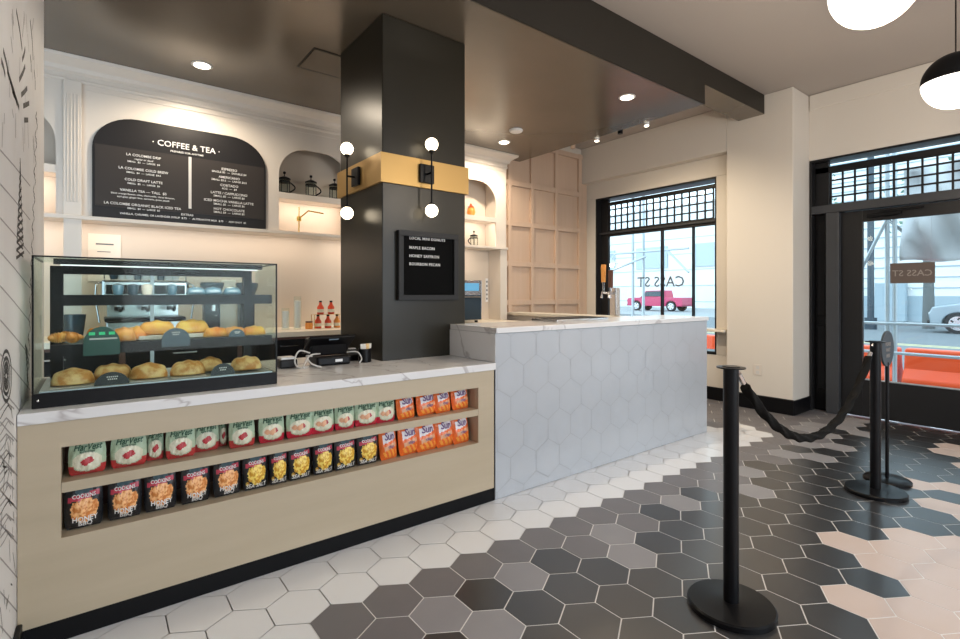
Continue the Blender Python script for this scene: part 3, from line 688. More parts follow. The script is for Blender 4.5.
# ------------------------------------------------------------------ column with gold band
cx0, cx1, cy0, cy1 = 1.462, 2.118, 2.925, 3.615
t = thing('column', 'square dark bronze column with gold band rising to the lowered ceiling', 'column', ((cx0 + cx1) / 2, (cy0 + cy1) / 2, 0))
mb = MB(); mb.box(cx0, cx1, cy0, cy1, .002, ZS - .002, 'column'); mb.build('shaft', t, bevel=.006, seg=3)
g = .018
mb = MB()
mb.box(cx0 - g, cx1 + g, cy0 - g, cy0 - .001, 2.01, 2.20, 'gold'); mb.box(cx0 - g, cx0 - .001, cy0 - .001, cy1 + g, 2.01, 2.20, 'gold')
mb.box(cx1 + .001, cx1 + g, cy0 - .001, cy1 + g, 2.01, 2.20, 'gold'); mb.box(cx0 - .001, cx1 + .001, cy1 + .001, cy1 + g, 2.01, 2.20, 'gold'); mb.build('gold_band', t)
def sconce(wx, wy, nx, ny, lab):
    # wx,wy point on the wall face of the band, n outward normal
    t = thing('wall_sconce', lab, 'wall lamp', (wx, wy, 2.10), 'two-globe sconces on the column')
    tx, ty = -ny, nx
    def bx(mb, a0, a1, b0, b1, z0, z1, m):  # a across, b outwards
        P = [(wx + tx * a + nx * b, wy + ty * a + ny * b) for a in (a0, a1) for b in (b0, b1)]
        xs = [p[0] for p in P]; ys_ = [p[1] for p in P]; mb.box(min(xs), max(xs), min(ys_), max(ys_), z0, z1, m)
    mb = MB(); bx(mb, -.055, .055, .001, .022, 2.04, 2.165, 'black'); mb.build('back_plate', t, bevel=.003)
    mb = MB(); c_ = (wx + nx * .075, wy + ny * .075)
    mb.tube([(wx + nx * .022, wy + ny * .022, 2.10), (c_[0], c_[1], 2.10)], .007, 'black', 10); mb.tube([(c_[0], c_[1], 1.88), (c_[0], c_[1], 2.25)], .006, 'black', 10)
    mb.cyl((c_[0], c_[1], 1.882), .016, .018, 'black', 16); mb.cyl((c_[0], c_[1], 2.232), .018, .02, 'black', 16); mb.build('stem', t)
    for z_ in (1.846, 2.287): mb = MB(); mb.sphere((c_[0], c_[1], z_), .043, 'bulb', 18); mb.build('globe', t)
sconce(cx0 - g, 3.27, -1, 0, 'black sconce with two lit globes on the left face of the column')
sconce(1.776, cy0 - g, 0, -1, 'black two-globe sconce on the column front above the letter board')
# letter board
t = thing('letter_board', 'black framed letter board listing donuts on the column', 'sign', (1.80, cy0 - .01, 1.25))
a0, a1, z0, z1 = 1.563, 2.036, 1.25, 1.71; fr = .036
mb = MB(); yf = cy0 - .035
mb.box(a0, a1, yf, cy0 - .001, z0, z0 + fr, 'lbframe'); mb.box(a0, a1, yf, cy0 - .001, z1 - fr, z1, 'lbframe')
mb.box(a0, a0 + fr, yf, cy0 - .001, z0 + fr, z1 - fr, 'lbframe'); mb.box(a1 - fr, a1, yf, cy0 - .001, z0 + fr, z1 - fr, 'lbframe'); mb.build('frame', t, bevel=.002)
mb = MB(); mb.box(a0 + fr, a1 - fr, cy0 - .018, cy0 - .001, z0 + fr, z1 - fr, 'felt')
mb.build('felt_board', t)
words('lettering', [('LOCAL MINI DONUTS', a0 + .228, 1.655, .026, 'CENTER'), ('MAPLE BACON', a0 + .085, 1.592, .027, 'LEFT'), ('HONEY SAFFRON', a0 + .085, 1.537, .027, 'LEFT'), ('BOURBON PECAN', a0 + .085, 1.483, .027, 'LEFT')],
      (0, cy0 - .0188, 0), FACE_Y, 'lettering', t, ext=.001, space=1.12)

# ------------------------------------------------------------------ service counter
t = thing('service_counter', 'pale oak service counter with recessed snack shelves and black kick plate', 'counter', (.9, 2.66, 0))
X0, X1 = XL + .002, 1.976; rx0, rx1, rz0, rz1 = -.099, 1.852, .384, .721
mb = MB()
mb.box(X0, X1, YC, YC + .02, .082, rz0, 'oak'); mb.box(X0, X1, YC, YC + .02, rz1, .818, 'oak')
mb.box(X0, rx0, YC, YC + .02, rz0, rz1, 'oak'); mb.box(rx1, X1, YC, YC + .02, rz0, rz1, 'oak')
mb.build('front_panel', t)
mb = MB(); mb.box(X0, X1, YC + .30, 2.915, .002, .818, 'oak'); mb.box(X1 - .002, X1 + .001, YC, 2.9, .002, .818, 'matblack'); mb.build('carcass', t)
mb = MB(); mb.box(rx0 - .02, rx0, YC + .0205, YC + .299, rz0 - .02, rz1 + .06, 'oak'); mb.box(rx1, rx1 + .02, YC + .0205, YC + .299, rz0 - .02, rz1 + .06, 'oak')
mb.box(rx0, rx1, YC + .0205, YC + .299, rz0 - .02, rz0, 'oak'); mb.box(rx0, rx1, YC + .0205, YC + .299, rz1 + .04, rz1 + .06, 'oak')
mb.box(rx0, rx1, YC + .285, YC + .299, rz0, rz1 + .04, 'dkwood'); mb.build('shelf_recess', t)
mb = MB(); mb.box(rx0 + .001, rx1 - .001, YC + .001, YC + .284, .551, .589, 'oak'); mb.build('shelf', t)
mb = MB(); mb.box(X0, X1, YC + .002, YC + .02, .002, .081, 'matblack'); mb.build('kick_plate', t)
# countertop wraps the column
o = MB(); poly = [(XL + .002, YC - .012), (1.982, YC - .012), (1.982, 2.922), (1.459, 2.922), (1.459, 3.42), (XL + .002, 3.42)]
o.prism(poly, lambda a_, b_, d: (a_, b_, d), .8195, .862, 'quartz'); o = o.build('countertop', bevel=.003)
props(o, 'white marble countertop under the pastry case, notched round the dark column', 'countertop')

# ------------------------------------------------------------------ island bar
t = thing('bar', 'raised white bar faced with marble hexagon tiles', 'bar', (3.27, 2.67, 0))
IX0, IX1 = 1.986, 4.555
mb = MB(); mb.box(IX0, IX1, YC + .003, 2.92, .002, 1.043, 'grout'); 
s_ = .13
for r in range(-1, 7):
    for n in range(-2, 14):
        cx = 2.226 + .2252 * (n + (r % 2) / 2); cz = .37 + .195 * (r - 1)
        q = [(cx + (s_ - .0014) * math.sin(PI / 3 * i), cz + (s_ - .0014) * math.cos(PI / 3 * i)) for i in range(6)]
        # clip to the face
        def clip(p, ax, lim, keep):
            out = []
            for i in range(len(p)):
                a_, b_ = p[i - 1], p[i]; ia, ib = keep(a_[ax], lim), keep(b_[ax], lim)
                if ia != ib:
                    tt = (lim - a_[ax]) / (b_[ax] - a_[ax]); out.append((a_[0] + (b_[0] - a_[0]) * tt, a_[1] + (b_[1] - a_[1]) * tt))
                if ib: out.append(b_)
            return out
        ge = lambda a_, l_: a_ >= l_; le = lambda a_, l_: a_ <= l_
        for ax, lim, kp in ((0, IX0 + .001, ge), (0, IX1 - .001, le), (1, .004, ge), (1, 1.042, le)):
            if q: q = clip(q, ax, lim, kp)
        if len(q) < 3: continue
        mb.add([(a_, YC, b_) for a_, b_ in q], [tuple(range(len(q)))], 'islandtile')
mb.build('tiled_front', t)
mb = MB(); mb.box(IX0 - .002, IX0 - .0005, YC, 2.925, .863, 1.043, 'quartz'); mb.build('marble_end', t)
mb = MB(); mb.box(IX0 - .002, IX1 + .012, YC - .012, 2.92, 1.0445, 1.080, 'quartz'); mb.build('slab', t, bevel=.003)
mb = MB(); mb.box(4.35, IX1, 2.952, 5.05, .002, 1.02, 'mill'); mb.build('side_return', t)
mb = MB(); mb.box(4.32, IX1 + .012, 2.952, 5.055, 1.021, 1.055, 'cream'); mb.build('return_top', t, bevel=.003)
# drip tray on the bar
mb = MB(); mb.box(2.75, 3.35, 2.62, 2.9, 1.081, 1.10, 'chrome'); mb.box(2.77, 3.33, 2.64, 2.88, 1.1005, 1.104, 'lbframe'); props(mb.build('drip_tray', bevel=.003), 'low steel tray lying on the white bar top', 'tray')
t = thing('beer_tap', 'chrome double tap with orange and dark wooden handles at the end of the bar', 'tap', (4.44, 3.40, 1.056))
mb = MB(); mb.box(4.40, 4.48, 3.34, 3.42, 1.056, 1.36, 'chrome'); mb.build('tower', t, bevel=.008)
for (y_, z_, m_, tilt) in ((3.47, 1.42, 'wood', .01), (3.375, 1.36, 'dkwood', 0)):
    mb = MB(); mb.tube([(4.40, y_ if y_ < 3.42 else 3.42, 1.30), (4.34, y_, 1.31), (4.33, y_, 1.25)], .014, 'chrome', 10); mb.tube([(4.36, y_, 1.31), (4.36, y_, z_)], .010, 'chrome', 8); sp = mb.build('faucet', t)
    mb = MB(); mb.prism([(-.022, 0), (.022, 0), (.027, .19), (-.027, .19)], lambda a_, b_, d, y_=y_, z_=z_: (d, y_ + a_, z_ + b_), 4.347, 4.373, m_); mb.build('handle', sp, bevel=.004)

# ------------------------------------------------------------------ pastry case
def pastry_case():
    a, b, y0, y1, z0, z1 = -.186, .691, 2.485, 2.93, .863, 1.436
    t = thing('pastry_case', 'glass pastry display case with black frame on the marble counter', 'display case', ((a + b) / 2, (y0 + y1) / 2, z0))
    mb = MB(); mb.box(a, b, y0, y1, z0, .918, 'black'); mb.build('base', t, bevel=.002)
    mb = MB(); mb.sphere((a + .018, y0 - .002, .892), .005, 'chrome', 8); mb.build('screw', t)
    e = .006; mb = MB()
    for x_ in (a, b - e):
        mb.box(x_, x_ + e, y0, y0 + e, .918, z1, 'black'); mb.box(x_, x_ + e, y0 + e, y1, z1 - e, z1, 'black')
    mb.box(a, b, y0, y0 + e, z1 - e, z1, 'black')
    mb.build('edge_frame', t)
    mb = MB(); mb.box(a + .03, a + .075, y1 - .04, y1, .918, z1 - .02, 'black'); mb.box(b - .06, b - .02, y1 - .04, y1, .918, z1 - .02, 'black')
    mb.box(a + .075, b - .06, y1 - .04, y1, z1 - .055, z1 - .006, 'black'); mb.build('rear_frame', t)
    mb = MB(); mb.box(a + .40, a + .415, y1 - .03, y1 - .01, .918, z1 - .055, 'steel'); mb.build('rear_door_stile', t)
    for nm, q in (('front_glass', (a + e, b - e, y0 + .001, y0 + .004, .919, z1 - e)), ('side_glass', (a + .001, a + .004, y0 + e, y1 - .041, .919, z1 - e)),
                  ('side_glass', (b - .004, b - .001, y0 + e, y1 - .041, .919, z1 - e)), ('top_glass', (a + e, b - e, y0 + e, y1, z1 - .004, z1 - .001)), ('rear_glass', (a + .075, b - .06, y1 - .02, y1 - .017, .919, z1 - .055))):
        mb = MB(); mb.box(*q, 'caseglass'); mb.build(nm, t)
    mb = MB(); mb.box(a + .06, b - .06, y0 + .03, y0 + .055, z1 - .03, z1 - .008, 'lbframe'); mb.box(a + .08, b - .08, y0 + .035, y0 + .05, z1 - .034, z1 - .030, 'lamp2'); mb.build('light_strip', t)
    for z_, yb in ((1.05, y0 + .045), (1.245, y0 + .045)):
        mb = MB(); mb.box(a + .05, b - .012, yb, yb + .012, z_, z_ + .043, 'black'); mb.box(a + .05, b - .012, yb + .012, y1 - .041, z_ + .036, z_ + .040, 'caseglass'); mb.box(a + .05, b - .012, y1 - .06, y1 - .042, z_, z_ + .036, 'black'); mb.build('shelf', t)
    mb = MB(); mb.box(a + .02, b - .02, y0 + .01, y1 - .042, .9185, .923, 'steel'); mb.build('deck', t)
    area('case_light', ((a + b) / 2, y0 + .05, z1 - .04), (R(-10), 0, 0), .7, .02, .9, (1, .93, .82))
    return a, b, y0, y1
M['lamp2'] = mat('case_led', (1, 1, 1), .4, emit=.7, ecol=(.95, .97, 1))
CA, CB, CY0, CY1 = pastry_case()

def loaf(x, y, z, lab, L_=.14, W_=.085, H_=.048, m='bread', rot=0, ridges=3, group=None, name='sandwich_roll', cat='bread'):
    mb = MB(); n = 14; k = 16; vs = []; fs = []
    for j in range(n + 1):
        t_ = -1 + 2 * j / n; w_ = (1 - abs(t_) ** 2.6) ** .5 if abs(t_) < 1 else 0
        for i in range(k):
            a_ = 2 * PI * i / k; cx_ = math.cos(a_); sz = math.sin(a_)
            hz_ = (H_ * (.42 + .58 * max(sz, 0)) if sz > 0 else H_ * .42) * w_
            rid = 1 + .07 * math.cos(ridges * PI * t_) * (1 if sz > 0 else 0)
            lx = t_ * L_ / 2; ly = cx_ * W_ / 2 * max(w_, .05)
            lz = H_ * .42 + (math.copysign(abs(sz) ** .7, sz) * hz_ * rid if sz > 0 else math.copysign(abs(sz) ** .5, sz) * H_ * .42)
            X = lx * math.cos(rot) - ly * math.sin(rot); Y = lx * math.sin(rot) + ly * math.cos(rot)
            vs.append((x + X, y + Y, z + max(lz, 0)))
    for j in range(n):
        for i in range(k):
            q, r_ = j * k + i, j * k + (i + 1) % k; fs.append((q, r_, r_ + k, q + k))
    fs.append(tuple(range(k))); fs.append(tuple(n * k + i for i in range(k)))
    mb.add(vs, fs, m, True); return props(mb.build(name), lab, cat, group)
def croissant(x, y, z, lab, R_=.05, rot=0, m='pastry', group=None):
    pts = []; rs = []
    for i in range(17):
        a_ = PI * (.05 + .9 * i / 16) + rot; pts.append((x + R_ * math.cos(a_), y + R_ * math.sin(a_) * .8, z + .024)); rs.append(.004 + .017 * math.sin(PI * i / 16) * (1 + .14 * math.cos(i * PI)))
    mb = MB(); mb.tube(pts, rs, m, 12); return props(mb.build('croissant'), lab, 'pastry', group)
zd = .9235
rolls = [(73, 'golden pressed roll at the left end of the case floor'), (113, 'golden pressed roll behind the left black sign on the case floor'), (149, 'golden pressed roll right of the left black sign on the case floor'),
         (188, 'golden pressed roll left of the right black sign on the case floor'), (210, 'golden pressed roll tucked behind the right black sign on the case floor'), (246, 'golden pressed roll at the right end of the case floor')]
for i, (u, lab) in enumerate(rolls):
    yy = 2.59 + (.07 if i in (1, 4) else 0); x_ = px(u, yy)
    loaf(x_, yy, zd + .004, lab, .138 if i != 4 else .11, .11, .046, group='pressed rolls on the case floor', ridges=2 + i % 2)
    if i < 4:
        mb = MB(); mb.box(x_ - .068, x_ + .066, yy - .065, yy + .075, zd + .0005, zd + .0025, 'paper'); props(mb.build('parchment_sheet'), lab.replace('golden pressed roll', 'white parchment under the roll'), 'paper', 'parchments in the case')
zm = 1.0905
for i, (u, dy, lab) in enumerate([(58, .02, 'glazed croissant at the left end of the middle case shelf'), (70, .085, 'glazed croissant behind the leftmost one on the middle shelf'), (80, .0, 'glazed croissant just left of the green sign')]):
    yy = 2.60 + dy; croissant(px(u, yy), yy, zm + .0, lab, .028, rot=i * .5, group='croissants on the middle shelf')
for i, (u, dy, lab) in enumerate([(98, .09, 'pale yellow pastry behind the green sign'), (124, .01, 'yellow bun right of the green sign'), (137, .06, 'yellow bun second from the green sign')]):
    yy = 2.60 + dy; loaf(px(u, yy), yy, zm, lab, .085, .075, .042, 'pastry' if i == 1 else 'yolk', group='yellow buns on the middle shelf', name='bun', cat='pastry')
for i, (u, dy, lab) in enumerate([(157, .04, 'long yellow pastry left of the large blue sign'), (192, .06, 'long yellow pastry behind the large blue sign')]):
    yy = 2.62 + dy; x_ = px(u, yy)
    loaf(x_, yy, zm + .018, lab, .145, .06, .045, 'yolk', rot=.1, group='long yellow pastries on the middle shelf', name='long_pastry', cat='pastry')
    mb = MB(); mb.box(x_ - .07, x_ + .07, yy - .04, yy + .04, zm, zm + .0175, 'paper'); props(mb.build('pastry_box', bevel=.003), lab.replace('long yellow pastry', 'white tray under the long yellow pastry'), 'tray')
for i, (u, lab) in enumerate([(216, 'flat danish between the blue signs on the middle shelf'), (234, 'flat danish behind the small blue sign'), (254, 'flat danish at the right end of the middle shelf')]):
    yy = 2.62; loaf(px(u, yy), yy, zm, lab, .105, .09, .032, 'yolk' if i != 1 else 'pastry', group='danishes on the middle shelf', name='danish', cat='pastry')
for i, (u, lab) in enumerate([(196, 'blue wrapped cup lid pack left on the top case shelf'), (213, 'blue wrapped pack in the middle on the top case shelf'), (232, 'blue wrapped pack right on the top case shelf')]):
    yy = 2.62; loaf(px(u, yy), yy, 1.286, lab, .08, .08, .028, 'film', group='blue wrapped packs on the top shelf', name='wrapped_pack', cat='package')
for i, u in enumerate((118, 133, 147, 172)):
    yy = 2.66; x_ = px(u, yy); mb = MB(); mb.lathe([(.016, 0), (.022, .03), (.020, .045), (.006, .05)], (x_, yy, 1.286), ('film', 'tagblue', 'paper', 'film')[i], 14)
    props(mb.build('lidded_cup'), ['lidded cup furthest left on the top case shelf', 'lidded cup second from left on the top case shelf', 'pale lidded cup on the top case shelf', 'lidded cup nearest the blue wrapped packs'][i], 'cup', 'lidded cups on the top shelf')
def tag(u, z0, w_, h_, m, lab, marks='dimletter', drop=0, y_=None):
    y_ = y_ or CY0 + .022; x_ = px(u, y_)
    t = thing('price_sign', lab, 'sign', (x_, y_, z0))
    poly = [(-w_ / 2, -drop), (w_ / 2, -drop)] + [(w_ / 2 * math.cos(a_), h_ * math.sin(a_)) for a_ in [PI * i / 16 for i in range(17)]]
    mb = MB(); mb.prism(poly, lambda a_, b_, d: (x_ + a_, y_ + d, z0 + b_), 0, .003, m); mb.build('plate', t)
    mb = MB()
    if marks == 'greenlit':
        for q in (-1, 0, 1): mb.box(x_ + q * .032 - .010, x_ + q * .032 + .010, y_ - .001, y_ - .0001, z0 + h_ * .5, z0 + h_ * .68, 'greenlit')
        mb.box(x_ - .04, x_ + .05, y_ - .001, y_ - .0001, z0 + h_ * .22, z0 + h_ * .32, 'dimletter')
    else:
        for r_, (l_, hh) in enumerate(((.30, .58), (.24, .40))):
            q = -l_ * w_ / 2
            while q < l_ * w_ / 2: mb.box(x_ + q, x_ + q + .0045, y_ - .001, y_ - .0001, z0 + h_ * hh, z0 + h_ * hh + .005, marks); q += .0065
    mb.build('marks', t)
tag(112, .9185 + .006, .115, .052, 'tagblack', 'black half-round sign at the left on the case floor', y_=2.507)
tag(223, .9185 + .006, .10, .052, 'tagblack', 'black half-round sign at the right on the case floor', y_=2.507)
tag(102, 1.094, .118, .066, 'taggreen', 'large green half-round sign clipped to the middle shelf', 'greenlit', .048, y_=2.518)
tag(176, 1.094, .105, .050, 'tagblue', 'large blue half-round sign on the middle shelf edge', drop=.03, y_=2.518)
tag(237, 1.094, .07, .036, 'tagblue', 'small dark blue half-round sign near the right end of the middle shelf', drop=.0, y_=2.518)

# ------------------------------------------------------------------ till and counter clutter
def till():
    yy = 2.98; x_ = px(330, yy); z = .8625
    t = thing('cash_terminal', 'black point of sale terminal with tilted screen on the marble counter left of the column', 'till', (x_, yy, z))
    mb = MB(); mb.box(x_ - .10, x_ + .11, yy - .06, yy + .10, z, z + .055, 'black'); mb.build('printer_base', t, bevel=.012)
    mb = MB(); mb.box(x_ + .01, x_ + .055, yy - .0625, yy - .0605, z + .02, z + .036, 'white'); mb.build('sticker', t)
    mb = MB(); mb.prism([(0, 0), (.12, .03), (.10, .11), (-.02, .10)], lambda a_, b_, d: (d, yy + a_ - .02, z + .055 + b_), x_ - .13, x_ + .10, 'black'); mb.build('stand', t, bevel=.012)
    mb = MB(); mb.prism([(-.06, .02), (-.045, .012), (.10, .115), (.088, .13)], lambda a_, b_, d: (d, yy - a_, z + .055 + b_), x_ - .155, x_ + .125, 'black'); mb.build('screen_back', t, bevel=.006)
    mb = MB(); mb.box(x_ - .04, x_ + .02, yy - .09, yy - .085, z + .155, z + .168, 'tagblue'); mb.build('logo_strip', t)
    mb = MB()
    for pts in ([(-.13, -.02, .08), (-.20, -.05, .10), (-.23, -.06, .05), (-.21, -.06, .006), (-.15, -.06, .006)],
                [(-.12, -.03, .06), (-.17, -.08, .07), (-.155, -.12, .03), (-.10, -.13, .006)],
                [(.10, -.02, .07), (.15, -.06, .07), (.17, -.08, .03), (.15, -.09, .006)],
                [(-.08, -.05, .075), (-.16, -.11, .075), (-.20, -.12, .02), (-.19, -.10, .006)]):
        P = [Vector(p) + Vector((x_, yy, z)) for p in pts]; Q = []
        for i in range(len(P) - 1):
            p0, p1, p2, p3 = P[max(i - 1, 0)], P[i], P[i + 1], P[min(i + 2, len(P) - 1)]
            for s_ in range(6):
                u = s_ / 6; Q.append(.5 * ((2 * p1) + (p2 - p0) * u + (2 * p0 - 5 * p1 + 4 * p2 - p3) * u * u + (3 * p1 - p0 - 3 * p2 + p3) * u ** 3))
        Q.append(P[-1]); mb = MB(); mb.tube(Q, .0045, 'cable', 8); mb.build('cable', t)
    # card reader
    xr = px(353, 3.10); t = thing('card_reader', 'small black card reader between the till and the column', 'card reader', (xr, 3.10, z))
    mb = MB(); mb.prism([(-.06, 0), (.06, 0), (.06, .07), (-.06, .035)], lambda a_, b_, d: (d, 3.10 + a_, z + b_), xr - .045, xr + .045, 'black'); mb.build('body', t, bevel=.008)
    mb = MB(); mb.box(xr - .02, xr + .02, 3.10, 3.13, z + .068, z + .075, 'white'); mb.build('display', t)
    xc = px(365.5, 2.95); yc = 2.95
    t = thing('pen_cup', 'round black cup with cards in front of the column', 'cup', (xc - .005, yc, z)); xc -= .005
    mb = MB(); mb.lathe([(.036, 0), (.040, .004), (.040, .085), (.036, .085), (.035, .008)], (xc, yc, z), 'black', 24); mb.build('cup', t)
    for k, (dx, an) in enumerate(((-.008, -.2), (.008, .15), (.018, .4))):
        mb = MB(); mb.prism([(-.018, .02), (.018, .02), (.018, .115), (-.018, .115)], lambda a_, b_, d, an=an, dx=dx: (xc + dx + (a_ * math.cos(an * .3) + b_ * math.sin(an) * .25), yc + d, z + b_), -.006 + k * .004, -.004 + k * .004, 'paper' if k != 1 else 'bread'); mb.build('card', t)
    xs = px(283, 2.75)
    t = thing('napkin_holder', 'low grey napkin holder beside the right end of the pastry case', 'holder', (px(287, 3.0), 3.01, z))
    xs = px(287, 3.0)
    mb = MB(); mb.box(xs - .05, xs + .05, 2.96, 3.06, z, z + .05, 'lbframe'); mb.build('body', t, bevel=.01)
    mb = MB(); mb.box(xs - .04, xs + .04, 2.97, 3.05, z + .0505, z + .062, 'white'); mb.build('napkins', t)
till()

# ------------------------------------------------------------------ snack bags
def bag_mesh(kind, Wd, Hh, name):
    """pouch standing on z=0, front towards -y, as an Empty with bag + lettering"""
    NU, NV = 34, 34
    def depth(u, v):   # u,v in -1..1, 0..1
        e = max(0, 1 - abs(u) ** 2.4) * max(0, math.sin(PI * min(1, max(0, (v - .03) / .94)))) ** .55
        return .032 * e * (1.3 - .6 * v) + .0012 + .0016 * math.sin(9 * u + 7 * v) * e + .0014 * math.sin(17 * u - 11 * v + 2) * e
    def width(v): return Wd / 2 * (1 - .10 * abs(2 * v - 1) ** 3 - (.05 if v > .97 or v < .03 else 0))
    def ink(u, v):
        if kind == 'mint' or kind == 'slice':
            top = .93
            if v > .94: return 'mint'
            rr = ((u / .78) ** 2 + ((v - .42) / .29) ** 2)
            if ((u / .33) ** 2 + ((v - .43 - .03 * math.sin(8 * u)) / .115) ** 2) < 1: return 'fruit' if kind == 'mint' else ('slice' if u < .15 else 'fruit')
            if kind == 'slice' and ((u + .45) / .2) ** 2 + ((v - .43) / .1) ** 2 < 1: return 'slice'
            if rr < 1: return 'creamink'
            if v < .10 + .22 * u * u: return 'redink' if kind == 'mint' else 'crimson'
            if v < .30 and abs(u) > .72: return 'redink' if kind == 'mint' else 'crimson'
            return 'mint'
        if kind in ('honey', 'salt'):
            c_ = 'chipor' if kind == 'honey' else 'chipyl'
            if .70 < v - .06 * u < .82 and abs(u) < .82: return 'redband'
            if ((u / .45) ** 2 + ((v - .88) / .09) ** 2) < 1: return 'inkteal'
            for (a_, b_, r_) in ((-.38, .50, .30), (.10, .54, .40), (.48, .50, .28), (-.02, .40, .48), (-.42, .40, .26), (.45, .38, .22)):
                if ((u - a_) / r_) ** 2 + ((v - b_) / (r_ * .55)) ** 2 < 1: return c_
            if kind == 'salt' and ((u + .72) / .13) ** 2 + ((v - .2) / .06) ** 2 < 1: return c_
            return 'inkblack'
        if kind == 'sun':
            if .60 < v - .10 * u < .88 and abs(u) < .72: return 'sunwhite'
            if .36 < v - .10 * u < .50 and abs(u) < .66: return 'slice'
            if ((u) / .8) ** 2 + ((v - .2) / .14) ** 2 < 1 and math.sin(14 * u + 20 * v) > -.1: return 'orlight'
            return 'orbag'
    t = bpy.data.objects.new(name, None); COL.objects.link(t); t.empty_display_size = .05; ORG[t.name] = Vector((0, 0, 0))
    mb = MB()
    for sgn in (-1, 1):
        nu, nv = (NU, NV) if sgn < 0 else (8, 8)
        base = [[(width(j / nv) * (-1 + 2 * i / nu), sgn * depth(-1 + 2 * i / nu, j / nv) if 0 < i < nu and 0 < j < nv else 0, Hh * j / nv) for i in range(nu + 1)] for j in range(nv + 1)]
        vs = [p for row in base for p in row]
        for j in range(nv):
            for i in range(nu):
                m_ = ink(-1 + 2 * (i + .5) / nu, (j + .5) / nv) if sgn < 0 else {'mint': 'mint', 'slice': 'mint', 'honey': 'inkblack', 'salt': 'inkblack', 'sun': 'orbag'}[kind]
                a_ = j * (nu + 1) + i
                b0 = len(mb.v)
                mb.add([vs[a_], vs[a_ + 1], vs[a_ + nu + 2], vs[a_ + nu + 1]], [(0, 1, 2, 3)], m_, True)
    o = mb.build('pouch', t)
    b = bmesh.new(); b.from_mesh(o.data); bmesh.ops.remove_doubles(b, verts=b.verts, dist=1e-5); bmesh.ops.recalc_face_normals(b, faces=b.faces); b.to_mesh(o.data); b.free()
    def rm(p):
        u = p.x / max(1e-6, width(p.z / Hh)); v = p.z / Hh
        return Vector((p.x, -depth(max(-1, min(1, u)), max(0, min(1, v))) - .0022 + (p.y) * .5, p.z))
    if kind in ('mint', 'slice'): Ls = [('HarVest', 0, .77 * Hh, Wd * .22, 'CENTER', .35)]; mt = 'darkgreen'; L2 = [('apple crisps', 0, .70 * Hh, Wd * .085, 'CENTER')]
    elif kind == 'honey': Ls = [('COOKINS', 0, .735 * Hh, Wd * .135, 'CENTER'), ('HONEY', .02 * Wd, .19 * Hh, Wd * .19, 'CENTER'), ('BBQ', .03 * Wd, .07 * Hh, Wd * .19, 'CENTER')]; mt = 'lettering'; L2 = []
    elif kind == 'salt': Ls = [('COOKINS', 0, .735 * Hh, Wd * .135, 'CENTER'), ('SEA SALT', 0, .075 * Hh, Wd * .19, 'CENTER')]; mt = 'lettering'; L2 = []
    else: Ls = [('Sun', -.02 * Wd, .655 * Hh, Wd * .36, 'CENTER', .3)]; mt = 'purple'; L2 = [('chips', 0, .385 * Hh, Wd * .15, 'CENTER')]
    words('lettering', Ls + L2, (0, 0, 0), FACE_Y, mt, t, ext=.0004, remap=rm, bold=.02)
    return t
protos = {}
def place_bag(kind, u0, u1, zbase, Hh, lab, group, dy=0, yaw=0, lean=0):
    yb = YC + .062 + dy; xa, xb = px(u0, YC + .03 + dy), px(u1, YC + .03 + dy); wd = xb - xa
    k = (kind, round(Hh, 3))
    if k not in protos:
        t = bag_mesh(kind, .15, Hh, 'chip_bag'); protos[k] = t
    else:
        s = protos[k]; t = s.copy(); COL.objects.link(t)
        for ch in s.children:
            c = ch.copy(); COL.objects.link(c); c.parent = t
    t.location = ((xa + xb) / 2, yb, zbase + .001); t.rotation_euler = (-lean, 0, yaw); t.scale = (wd / .15 * .97, 1, 1)
    for kk in ('label', 'category', 'group'):
        if kk in t: del t[kk]
    props(t, lab, 'bag', group); return t
ORDN = ['first', 'second', 'third', 'fourth', 'fifth', 'sixth', 'seventh', 'eighth', 'ninth', 'tenth', 'eleventh']
up = [(67, 107, 0), (110, 148, 0), (146, 165, .03), (166, 197, 0), (193, 221, .035), (219, 229, .07), (230, 257, 0)]
for i, (a_, b_, dy) in enumerate(up):
    place_bag('mint', a_, b_, .590, .122, 'mint green bag with red fruit, %s from the left on the upper snack shelf' % ORDN[i], 'mint green bags with red fruit', dy, random.uniform(-.05, .05), .08)
for i, (a_, b_) in enumerate([(260, 287), (288, 315), (312, 337), (337, 357), (357, 380), (378, 398)]):
    place_bag('slice', a_, b_, .590, .122, 'mint bag with apple slices, %s such from left on the upper snack shelf' % ORDN[i], 'mint green bags with apple slices', .0, random.uniform(-.08, .12), .08)
for i, (a_, b_) in enumerate([(399, 419), (419, 441), (437, 455), (454, 473)]):
    place_bag('sun', a_, b_, .590, .126, 'orange chip bag, %s orange one from left on the upper snack shelf' % ORDN[i], 'orange chip bags on the upper shelf', .006 * (i % 2), .12, .16)
for i, (a_, b_) in enumerate([(63, 104), (107, 143), (144, 178), (181, 212), (214, 243)]):
    place_bag('honey', a_, b_, .3845, .162, 'black honey barbecue chip bag, %s from left on the lower snack shelf' % ORDN[i], 'black honey barbecue bags', .0, random.uniform(-.04, .04), .04)
for i, (a_, b_) in enumerate([(244, 270), (271, 290), (290, 314), (315, 336), (336, 359), (359, 381)]):
    place_bag('salt', a_, b_, .3845, .162, 'black sea salt chip bag, %s such from left on the lower snack shelf' % ORDN[i], 'black sea salt bags', .0, random.uniform(-.04, .08), .04)
for i, (a_, b_) in enumerate([(382, 401), (401, 423), (418, 441), (438, 458), (455, 473.5)]):
    place_bag('sun', a_, b_, .3845, .162, 'orange chip bag, %s orange one from left on the lower snack shelf' % ORDN[i], 'orange chip bags on the lower shelf', .005 * (i % 2), .10, .14)

